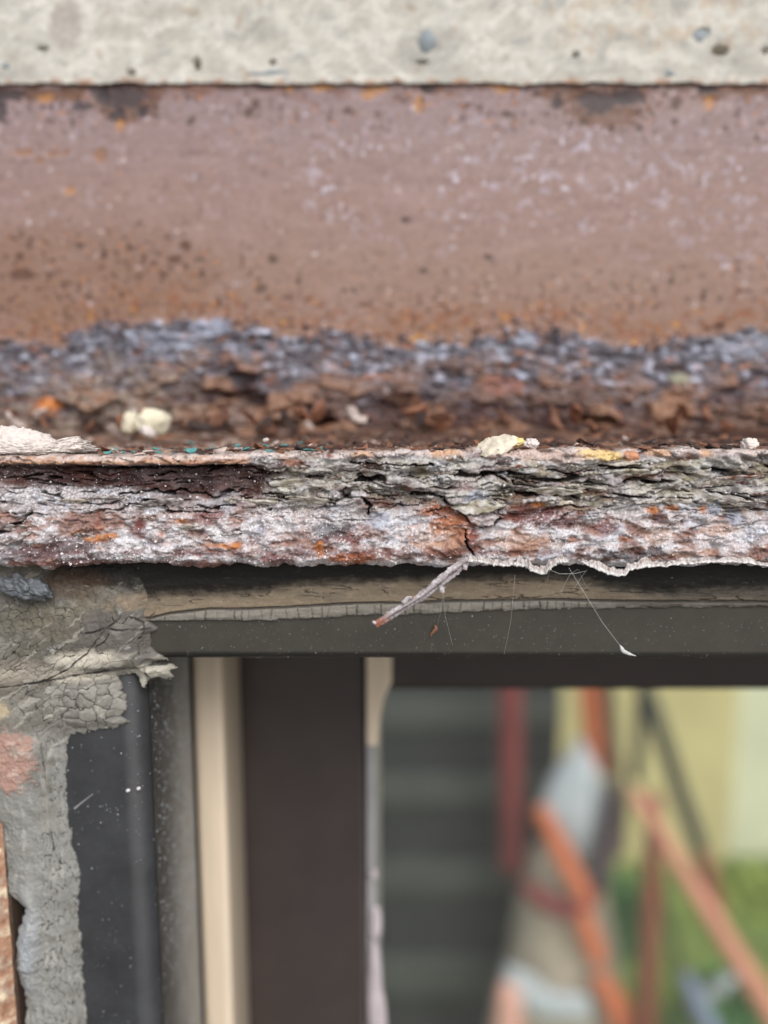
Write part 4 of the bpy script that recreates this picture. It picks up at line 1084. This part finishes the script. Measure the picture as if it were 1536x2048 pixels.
c = mix(c, (74, 71, 65), 0.55 * ell(PX, PY, 110, 1215, 200, 60, 0.5 * n1, 0.6) * sstep(-0.2, 0.35, n2 + n1))
c = mix(c, (182, 182, 176), 0.5 * sstep(0.25, 0.5, n2) * sstep(-0.1, 0.4, n1))
c = mix(c, (40, 37, 34), 0.95 * crk)
stain_shade = sstep(60, 150, PX + 50 * n1) * (1 - sstep(1158, 1192, PY + 22 * n2 + 10 * n3 + 14 * n1 - 0.10 * (PX - 200)))  # near-black under the flange: dark staining, deepened to carry its shadow
c = mix(c, (20, 15, 13), 0.96 * stain_shade)
c = mix(c, (70, 48, 30), 0.6 * ell(PX, PY, 150, 1165, 60, 30, 0.6 * n2))
c = mix(c, (170, 160, 140), 0.6 * stain_shade * sstep(0.3, 0.5, fbm(X / 1.8, Z / 0.6, 697, 3)) * sstep(1150, 1180, PY))
c = mix(c, (206, 204, 198), 0.5 * sstep(0.38, 0.6, n3) * sstep(0.1, 0.5, n2))
keep = (sdm > -0.12) & ~gap & (X > -81.5)
Fk = grid_faces(*X.shape, keep=keep)
V = np.stack([X, ySEAL - th, Z], -1).reshape(-1, 3)
V2, F2, c2 = compact(V, Fk, c)
tag(world_part('sealant', mesh_np('sealant', V2, F2, M_seal, c2), win), 'crazed grey sealant over the corner and jamb')

# ---- sealant: strip along the head
hx = np.arange(-50, 84, 0.15); hz_ = np.arange(-38.6, -27.9, 0.12)
X, Z = np.meshgrid(hx, hz_, indexing='ij')
PX, PY = proj(X, ySEAL - 0.3, Z)
n1 = fbm(X / 12, Z / 2.5, 701, 4); n2 = fbm(X / 2.4, Z / 1.2, 711, 4); n3 = fbm(X / 0.5, Z / 0.5, 721, 3)
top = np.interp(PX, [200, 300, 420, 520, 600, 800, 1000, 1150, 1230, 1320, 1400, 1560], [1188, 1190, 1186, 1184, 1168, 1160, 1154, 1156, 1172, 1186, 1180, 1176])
bot = np.interp(PX, [200, 300, 340, 500, 600, 700, 800, 900, 1000, 1100, 1250, 1560], [1262, 1249, 1243, 1243, 1239, 1233, 1230, 1226, 1222, 1219, 1216, 1214])
rt = bot - np.interp(PX, [200, 300, 420, 600, 900, 1100, 1250, 1560], [30, 12, 26, 27, 24, 20, 14, 10])
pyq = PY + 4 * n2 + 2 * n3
blk_shade = 1 - sstep(-13, 11, pyq - top + 7 * n2 + 5 * n3 * sstep(560, 300, PX))  # black top zone: dirty black with the flange's shadow painted in
sdm = np.minimum(np.minimum(PY - 1118, PX - 262 + 30 * n2 + 12 * n3), bot + 3 * np.sign(n2) * np.abs(n2) ** 0.5 - PY - 1.5 * n3) / 11.0
tick = np.zeros_like(X)
rr_ = random.Random(5)
u = 330.0
while u < 1180:
    lean = rr_.uniform(-3, 3)
    tick = np.maximum(tick, (1 - sstep(0.7, 1.9, np.abs(PX + 2.5 * n2 + lean * (PY - rt) / 20 - u))) * rr_.uniform(0.15, 0.8) * sstep(0, 8 * rr_.random(), bot - PY - 4 * rr_.random() + 3))
    u += rr_.choice([14, 22, 26, 34, 48, 60]) if u < 780 else rr_.choice([12, 14, 16, 20, 26])
inr = sstep(-1, 2, PY - rt)
gl_ = 1 - sstep(1.2, 3.4, np.abs(PY - rt + 2.5 * n1 + 1.5 * n2))
hl = sstep(0.90, 0.96, 1 - np.abs(noise(X / 7 + 0.5 * n2, Z / 0.9, 731))) * sstep(-0.1, 0.25, noise(X / 9, Z / 2, 735))
crk = np.maximum(np.maximum(tick * inr, gl_), 0.8 * hl * (1 - inr)) * (1 - blk_shade)
th = 0.12 + 0.3 * sstep(0, 1.2, sdm) + 0.18 * inr + 0.2 * n1 - 0.45 * crk + 0.06 * n3 + 0.08 * n2
th = th * sstep(-0.1, 0.35, sdm) - 0.3 * (sdm < 0)
c = np.zeros(X.shape + (3,)) + lin((134, 120, 101))
c = mix(c, (112, 102, 88), sstep(0, 0.5, n1))
c = mix(c, (154, 139, 118), 0.5 * sstep(0.0, 0.5, n2))
c = mix(c, (136, 132, 124), 0.9 * inr)
c = mix(c, (108, 106, 100), 0.6 * inr * sstep(0, 0.5, fbm(X / 3, Z / 0.5, 741, 3)))
wear = np.clip(sstep(1120, 1330, PX + 60 * n1) * (0.75 + 0.5 * n1) + 0.6 * (1 - sstep(0.0, 1.4, (pyq - top) / 11)) * (1 - inr), 0, 1)
c = mix(c, (74, 69, 62), 0.92 * wear * sstep(-0.35, 0.2, fbm(X / 14, Z / 0.7, 745, 4) + 0.3))
c = mix(c, (56, 53, 48), 0.85 * crk)
c = mix(c, (20, 16, 13), 0.97 * blk_shade)
c = mix(c, (92, 82, 70), 0.7 * blk_shade * sstep(0.42, 0.6, fbm(X / 1.6, Z / 0.5, 751, 3)) * sstep(-60, -10, PY - top))
keep = sdm > -0.1
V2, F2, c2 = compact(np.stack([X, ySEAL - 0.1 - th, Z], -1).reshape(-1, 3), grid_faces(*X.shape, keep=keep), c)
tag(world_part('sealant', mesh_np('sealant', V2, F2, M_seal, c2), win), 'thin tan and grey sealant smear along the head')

# torn dark membrane in the top left corner
p = unproj(52, 1176, 131)
put('torn_membrane', rock_mesh('torn_membrane', (3.8, 1.5, 1.9), 605, mat('dark_membrane', L3(92, 96, 100), 0.45, var=0.4, scale=500, bump=0.5, bscale=900), 5, 0.7, 1.7), p, win, (0, 0.25, 0))
# two chalk scratches and water drops on the jamb
tube('dust_streak', path([unproj(148, 1618, 134.95), unproj(165, 1604, 134.95), unproj(186, 1588, 134.95)], 20), np.linspace(0.2, 0.06, 20), M_gask, 8, None, 3, 0.6, 0.25, win)
for a, b in ((256, 1581), (277, 1577)):
    p = unproj(a, b, 135.1)
    put('chalk_drop', rock_mesh('chalk_drop', (0.42, 0.2, 0.3), 615, M_salt, 3, 0.2), p, win, (0, -0.5, 0))

# dust grains on jamb and reveal
nd = 6500
dz = RNG.uniform(-120, -50, nd)
onr = RNG.random(nd) < 0.8
dx = np.where(onr, XJ + 0.02, RNG.uniform(-59, XJ - 1, nd))
dy = np.where(onr, 139.5 + 27.5 * RNG.random(nd) ** 0.9, YW + 0.15)
okd = (RNG.random(nd) < np.where(onr, 0.9, 0.6 * sstep(-0.1, 0.4, fbm(dx / 7, dz / 9, 779, 3))))
rad = np.where(onr, np.clip(RNG.gamma(1.7, 0.05, nd), 0.03, 0.3), np.clip(RNG.gamma(1.6, 0.028, nd), 0.02, 0.16))
A = RNG.normal(size=(nd, 3, 3)); Q = np.linalg.qr(A)[0]
PV = np.einsum('nij,kj->nki', Q, OCT) * rad[:, None, None] + np.stack([dx, dy, dz], 1)[:, None, :]
nh = 1500
hx2 = RNG.uniform(-40, 72, nh); hz2 = RNG.uniform(-46, -38, nh); rad2 = np.clip(RNG.gamma(1.5, 0.02, nh), 0.015, 0.1)
PV2 = OCT[None] * rad2[:, None, None] + np.stack([hx2, np.full(nh, YW - 0.02), hz2], 1)[:, None, :]
PV = PV[okd]; nd = len(PV)
PVa = np.concatenate([PV, PV2]).reshape(-1, 3)
FVa = (OCF[None] + 6 * np.arange(nd + nh)[:, None, None]).reshape(-1, 3)
M_dust = mat('pale_dust', L3(158, 162, 168), 0.5, var=0.2, scale=900)
tag(world_part('dust_grains', mesh_np('dust_grains', PVa, FVa, M_dust, smooth=False), win), kind='stuff')

# ------------------------------------------------------------------ brick pier at the left
pier = thing('brick_wall', 'orange brown brick pier beside the cracked sealant at the lower left', 'wall', (-200, 230, -900))
def brick_mesh(w, hgt, seed):
    """weathered brick: displaced face, plain sides; origin at the right end of the face"""
    gx_ = np.concatenate([np.arange(-w, -14, 6.0), np.arange(-14, 0.01, 0.3)]); gz_ = np.arange(0, hgt + 0.1, 0.3)
    X_, Z_ = np.meshgrid(gx_, gz_, indexing='ij')
    a_ = fbm(X_ / 5, Z_ / 5, seed, 4); b_ = fbm(X_ / 2.2, Z_ / 2.6, seed + 5, 5)
    ed = np.minimum.reduce([-X_, X_ + w, Z_, hgt - Z_])
    Y_ = -0.6 * a_ - 0.25 * b_ + 1.6 * (1 - sstep(0, 2.5, ed))
    c_ = np.zeros(X_.shape + (3,)) + lin((172, 134, 110))
    c_ = mix(c_, (186, 166, 150), 0.8 * sstep(-0.05, 0.35, a_))
    c_ = mix(c_, (232, 214, 186), 0.85 * sstep(0.05, 0.4, b_ + 0.4 * a_))
    c_ = mix(c_, (142, 100, 76), 0.7 * sstep(0.1, 0.45, -b_))
    nx, nz_ = X_.shape
    Fr = np.stack([X_, Y_, Z_], -1).reshape(-1, 3)
    Bk = boxV(-w, 0, 2.2, 102, 0, hgt)
    fs = [tuple(f) for f in grid_faces(nx, nz_)] + [tuple(f + nx * nz_) for f in BOXF]
    me = bpy.data.meshes.new('brick')
    me.from_pydata([tuple(v * MM) for v in np.vstack([Fr, Bk])], [], [tuple(int(q_) for q_ in f) for f in fs])
    at = me.attributes.new('tint', 'FLOAT_COLOR', 'POINT')
    cc = np.ones((nx * nz_ + 8, 4), np.float32); cc[:nx * nz_, :3] = np.clip(c_.reshape(-1, 3), 0, 1); cc[nx * nz_:, :3] = lin((96, 80, 70))
    at.data.foreach_set('color', cc.ravel())
    me.materials.append(M_brick)
    return me
BRK = [brick_mesh(215, 65, 801), brick_mesh(107, 65, 831)]
for kk in range(2):
    put('brick', brick_mesh(160, 34, 841 + kk), (-70.0 - 170 * kk, 132.6, -64), pier)
for ci_ in range(4):
    z0 = -140 - 75 * ci_
    xr = -71.2
    first = True
    while xr > -400:
        half = first and ci_ % 2 == 1
        put('brick', BRK[1 if half else 0], (xr, 132.6, z0), pier)
        xr -= (107 if half else 215) + 10
        first = False
box('mortar_bed', -440, -73.5, 135.5, 238, -405, -29, M_brickm, pier)

# ------------------------------------------------------------------ spider silk
web = thing('spider_thread', 'fine spider thread with a white fluff tuft hanging under the ledge', 'cobweb', tuple(unproj(1140, 1140, 126)))
def thread(pts, r_, name='strand', n=40):
    return tube(name, path([unproj(*p) for p in pts], n), r_, M_web, 5, None, 1, 0, 1, web)
thread([(1138, 1136, 126), (1165, 1180, 125.5), (1205, 1245, 125.2), (1243, 1295, 125)], 0.028)
tube('fluff_tuft', path([unproj(1240, 1290, 125), unproj(1246, 1302, 124.8), unproj(1258, 1308, 124.8), unproj(1272, 1312, 125)], 40), np.interp(np.linspace(0, 1, 40), [0, .2, .6, 1], [0.06, 0.36, 0.26, 0.05]), M_web, 10, None, 7, 0.6, 0.7, web)
thread([(1090, 1136, 127), (1120, 1148, 126.5), (1150, 1147, 126.6), (1172, 1142, 127)], 0.03)
thread([(886, 1185, 123.4), (890, 1230, 124), (905, 1290, 127)], 0.016)
thread([(886, 1186, 123.4), (880, 1230, 124), (872, 1260, 127)], 0.014)
thread([(1030, 1150, 127), (1022, 1240, 128), (1008, 1310, 130)], 0.016)
rq = random.Random(41)
for i in range(4):
    a0 = rq.uniform(1040, 1200); a1 = a0 + rq.uniform(-60, 90); b0 = rq.uniform(1132, 1142)
    thread([(a0, b0, 126.2), ((a0 + a1) / 2 + rq.uniform(-8, 8), b0 + rq.uniform(8, 40), 126.4), (a1, b0 + rq.uniform(-2, 60), rq.uniform(126.5, 132))], rq.uniform(0.010, 0.018))
p = unproj(868, 1262, 134.4)
tag(tube('rust_splinter', path([unproj(870, 1250, 134.4), unproj(872, 1258, 134.2), unproj(864, 1266, 134.3), unproj(861, 1273, 134.5)], 30), np.interp(np.linspace(0, 1, 30), [0, .4, 1], [.15, .35, .12]), M_flk[2], 8, None, 9, 0.6, 0.6, None), 'tiny orange rust splinter stuck on the dark window head', 'splinter')

# ------------------------------------------------------------------ the yard beyond the glass
def pole(name, pts, Y, rpx, m, label, cat, group=None, n=40, flat=1.0, amp=0.05, Ys=None):
    P_ = [unproj(a, b, (Ys[i] if Ys else Y)) for i, (a, b) in enumerate(pts)]
    r_ = np.interp(np.linspace(0, 1, n), np.linspace(0, 1, len(rpx)), rpx) * Y / F * 1.03
    o = tube(name, path(P_, n), r_, m, 14, None, 5, amp, flat)
    return tag(o, label, cat, group)
M_slat = mat('slat_grey_paint', L3(76, 80, 75), 0.6, var=0.12, scale=12)
M_slatd = mat('slat_backing', L3(46, 49, 49), 0.7, var=0.12, scale=12)
YSL = 1700.0
sh = thing('slatted_shutter', 'dark grey slatted shutter behind the glass, left of the orange poles', 'shutter', (150, YSL, -EYE))
xl, xr = -300.0, 415.0
box('shutter_board', xl, xr, YSL + 20, YSL + 50, -EYE + 5, 0, M_slatd, sh)
for t_, b_ in ((1230, 1285), (1396, 1458), (1552, 1612), (1722, 1786), (1915, 1990), (2080, 2140)):
    z1 = unproj(900, t_, YSL)[2]; z0 = unproj(900, b_, YSL)[2]
    if z0 < -EYE + 5: continue
    box('slat', xl, xr, YSL, YSL + 20, z0, z1, M_slat, sh, 6, 2)
M_yel = mat('yellow_render', L3(194, 184, 134), 0.85, var=0.14, scale=5)
M_pale = mat('pale_green_board', L3(206, 208, 178), 0.8, var=0.1, scale=4)
yw = thing('yellow_wall', 'mustard yellow garden wall blurred behind the dark cables', 'wall', (700, 2500, -EYE))
x0 = unproj(1150, 1600, 2500)[0]; x1 = unproj(1462, 1600, 2500)[0]
box('wall_panel', x0 - 500, x1, 2500, 2560, -EYE, 500, M_yel, yw)
box('coping', x0 - 510, x1 + 8, 2490, 2570, 500, 540, M_pale, yw)
pw = thing('pale_wall', 'pale green garden wall at the right edge behind the leaning pole', 'wall', (1600, 2530, -EYE))
box('wall_panel', x1 + 4, x1 + 1500, 2530, 2590, -EYE, 500, M_pale, pw)
box('coping', x1 + 10, x1 + 1505, 2520, 2600, 500, 540, M_yel, pw)
M_red = mat('dark_red_paint', L3(128, 58, 58), 0.5, var=0.15, scale=20)
M_or = mat('orange_plastic', L3(214, 122, 84), 0.5, var=0.12, scale=20)
M_rp = mat('rust_red_paint', L3(140, 80, 62), 0.6, var=0.2, scale=15)
M_sal = mat('salmon_paint', L3(216, 150, 126), 0.5, var=0.12, scale=15)
M_dk = mat('dark_cable', L3(56, 60, 56), 0.5, var=0.15, scale=20)
M_br = mat('brown_cable', L3(98, 84, 66), 0.5, var=0.15, scale=20)
M_gry = mat('grey_cloth', L3(190, 198, 202), 0.85, var=0.1, scale=20)
M_sack = mat('beige_canvas', L3(178, 166, 148), 0.9, var=0.1, scale=20)
M_pk = mat('pink_cloth', L3(232, 178, 160), 0.8, var=0.1, scale=20)
pole('red_post', [(1020, 1330), (1021, 1560), (1022, 1735)], 1560, [23, 24, 24], M_red, 'dark red upright strip in front of the slatted shutter', 'strip')
pole('orange_tube', [(1180, 1300), (1184, 1400), (1192, 1470), (1205, 1540)], 1500, [28, 28, 28, 18], M_or, 'orange tube above the grey cloth, uppermost orange piece', 'tube')
pole('brown_cable', [(1212, 1330), (1222, 1450), (1240, 1600), (1228, 1700)], 1460, [13, 12, 14, 22], M_br, 'brown cable hanging right beside the orange tube', 'cable', 'cables hanging beyond the glass')
pole('dark_cable', [(1290, 1330), (1280, 1450), (1272, 1560)], 1460, [14, 13, 12], M_dk, 'short dark cable hanging straight down above the rust red pole', 'cable', 'cables hanging beyond the glass')
pole('dark_cable', [(1270, 1330), (1310, 1430), (1352, 1560), (1398, 1695)], 1450, [16, 17, 17, 17], M_dk, 'thick dark cable slanting to the right across the yellow wall', 'cable', 'cables hanging beyond the glass')
pole('brown_stake', [(1398, 1690), (1420, 1762), (1441, 1830)], 1470, [15, 18, 12], M_rp, 'brown red stub below the thick dark slanting cable', 'stake')
pole('rust_pole', [(1308, 1590), (1303, 1740), (1290, 2080), (1284, 2250)], 1400, [15, 20, 21, 21], M_rp, 'rust red upright pole in the middle of the yard', 'pole', 'poles standing in the yard')
pole('salmon_pole', [(1268, 1585), (1320, 1668), (1400, 1796), (1640, 2180)], 1380, [14, 19, 25, 27], M_sal, 'salmon pole leaning down to the right edge of the pane', 'pole', 'poles standing in the yard')
pole('green_stake', [(1318, 1760), (1345, 1880), (1375, 1990), (1400, 2120)], 1430, [9, 12, 14, 14], mat('green_stake', L3(94, 106, 62), 0.6, var=0.2, scale=20), 'thin olive green stake between the rust red and salmon poles', 'stake')
pole('blue_hose', [(1372, 1950), (1395, 2010), (1440, 2090)], 1350, [14, 20, 22], mat('blue_grey_hose', L3(132, 144, 168), 0.5, var=0.15, scale=20), 'blue grey hose end low between the two leaning poles', 'hose')
pole('white_rag', [(1395, 2000), (1430, 1980), (1470, 1950)], 1500, [8, 16, 8], M_gry, 'small white rag on the grass near the salmon pole', 'rag')

bag = thing('canvas_sack', 'beige canvas sack with grey flap and orange straps at lower centre', 'sack', tuple(unproj(1110, 2150, 1520)))
def slab(name, pts, Y, depth, m, bulge=40.0):
    """soft closed pillow-like body with the given outline"""
    pts = np.array([unproj(a, b, Y) for a, b in pts])
    P_ = path(np.vstack([pts, pts[:1]]), 61)[:-1]
    ctr_ = P_.mean(0)
    rings = []
    for s_, dpt in ((0.02, 1.0), (0.35, 0.93), (0.7, 0.68), (0.9, 0.38), (1.0, 0.0), (0.9, -0.38), (0.7, -0.68), (0.35, -0.93), (0.02, -1.0)):
        R_ = ctr_ + (P_ - ctr_) * s_
        R_[:, 1] -= dpt * depth
        rings.append(R_)
    Vv = np.array(rings)
    i = np.arange(9 * 60).reshape(9, 60)
    q_ = np.stack([i[:-1], i[1:], np.roll(i, -1, 1)[1:], np.roll(i, -1, 1)[:-1]], -1).reshape(-1, 4)
    return world_part(name, mesh_np(name, Vv.reshape(-1, 3), q_, m), bag)
slab('sack_body', [(1060, 1690), (1110, 1660), (1180, 1700), (1215, 1790), (1235, 1900), (1260, 2150), (960, 2150), (985, 2010), (1020, 1880), (1035, 1780)], 1560, 90, M_sack)
slab('flap', [(1160, 1470), (1200, 1520), (1222, 1620), (1206, 1720), (1180, 1775), (1130, 1700), (1070, 1620), (1105, 1545)], 1500, 40, M_gry)
slab('pink_patch', [(1000, 1960), (1040, 1965), (1050, 2060), (1030, 2150), (980, 2150), (990, 2020)], 1450, 20, M_pk)
slab('grey_fold', [(1010, 1925), (1050, 1940), (1110, 1985), (1180, 1990), (1185, 2040), (1090, 2040), (1000, 2000)], 1455, 14, M_gry)
def strap(pts, rp, m):
    n = 30
    r_ = np.interp(np.linspace(0, 1, n), np.linspace(0, 1, len(rp)), rp) * 1440 / F * 1.05
    tube('strap', path([unproj(a, b, 1435) for a, b in pts], n), r_, m, 12, None, 5, 0.05, 0.4, bag)
strap([(1078, 1612), (1128, 1712), (1178, 1812)], [15, 22, 18], M_or)
strap([(1160, 1815), (1178, 1870), (1200, 1925)], [17, 22, 18], M_or)
strap([(1195, 1950), (1235, 2010), (1260, 2090), (1270, 2180)], [18, 27, 30, 30], M_or)
strap([(1045, 1765), (1085, 1800), (1130, 1822), (1175, 1808), (1200, 1770)], [14, 22, 20, 18, 14], M_red)
strap([(1195, 1775), (1212, 1700), (1225, 1620), (1226, 1560)], [20, 24, 18, 10], mat('plum_strap', L3(82, 70, 74), 0.7, var=0.1, scale=20))

def bush(label, a, b, Y, r_, col, seed, n=900):
    rg = np.random.default_rng(seed)
    t_ = thing('bush', label, 'bush', tuple(unproj(a, b, Y)), 'bushes at the foot of the yellow wall')
    d = rg.normal(size=(n, 3)); d /= np.linalg.norm(d, axis=1)[:, None]
    rr2 = rg.uniform(0.45, 1, n)[:, None] * (1 + 0.3 * rg.normal(size=(n, 1)) * 0.5)
    ctr_ = unproj(a, b, Y)
    P_ = ctr_ + d * rr2 * np.array([r_, r_ * 0.7, r_])
    P_[:, 2] = np.maximum(P_[:, 2], -EYE + 12)
    A_ = np.linalg.qr(rg.normal(size=(n, 3, 3)))[0]
    lf = np.array([[-0.5, 0, 0], [0, -0.22, 0.05], [0.5, 0, 0], [0, 0.22, 0.05]]) * 55
    Vv = np.einsum('nij,kj->nki', A_, lf) * rg.uniform(0.6, 1.2, (n, 1, 1)) + P_[:, None]
    tag(world_part('foliage', mesh_np('foliage', Vv.reshape(-1, 3), np.arange(4 * n).reshape(-1, 4), mat('bush_leaf', col, 0.55, var=0.4, scale=14), smooth=False), t_), kind='stuff')
    base = np.array([ctr_[0], ctr_[1], -EYE]); 
    tube('stem', path([base, base + np.array([10, 0, 0.5 * (ctr_[2] + EYE) + 60])], 8), np.linspace(16, 8, 8), M_br, 8, None, 3, 0.1, 1, t_)
bush('dark green bush behind the orange strap', 1222, 1840, 1900, 110, L3(84, 124, 72), 3)
bush('green bush at the bottom right corner under the salmon pole', 1440, 2030, 1650, 95, L3(92, 140, 80), 4)
bush('yellow green bush low at the wall beyond the salmon pole', 1530, 1830, 2300, 170, L3(156, 176, 84), 5)
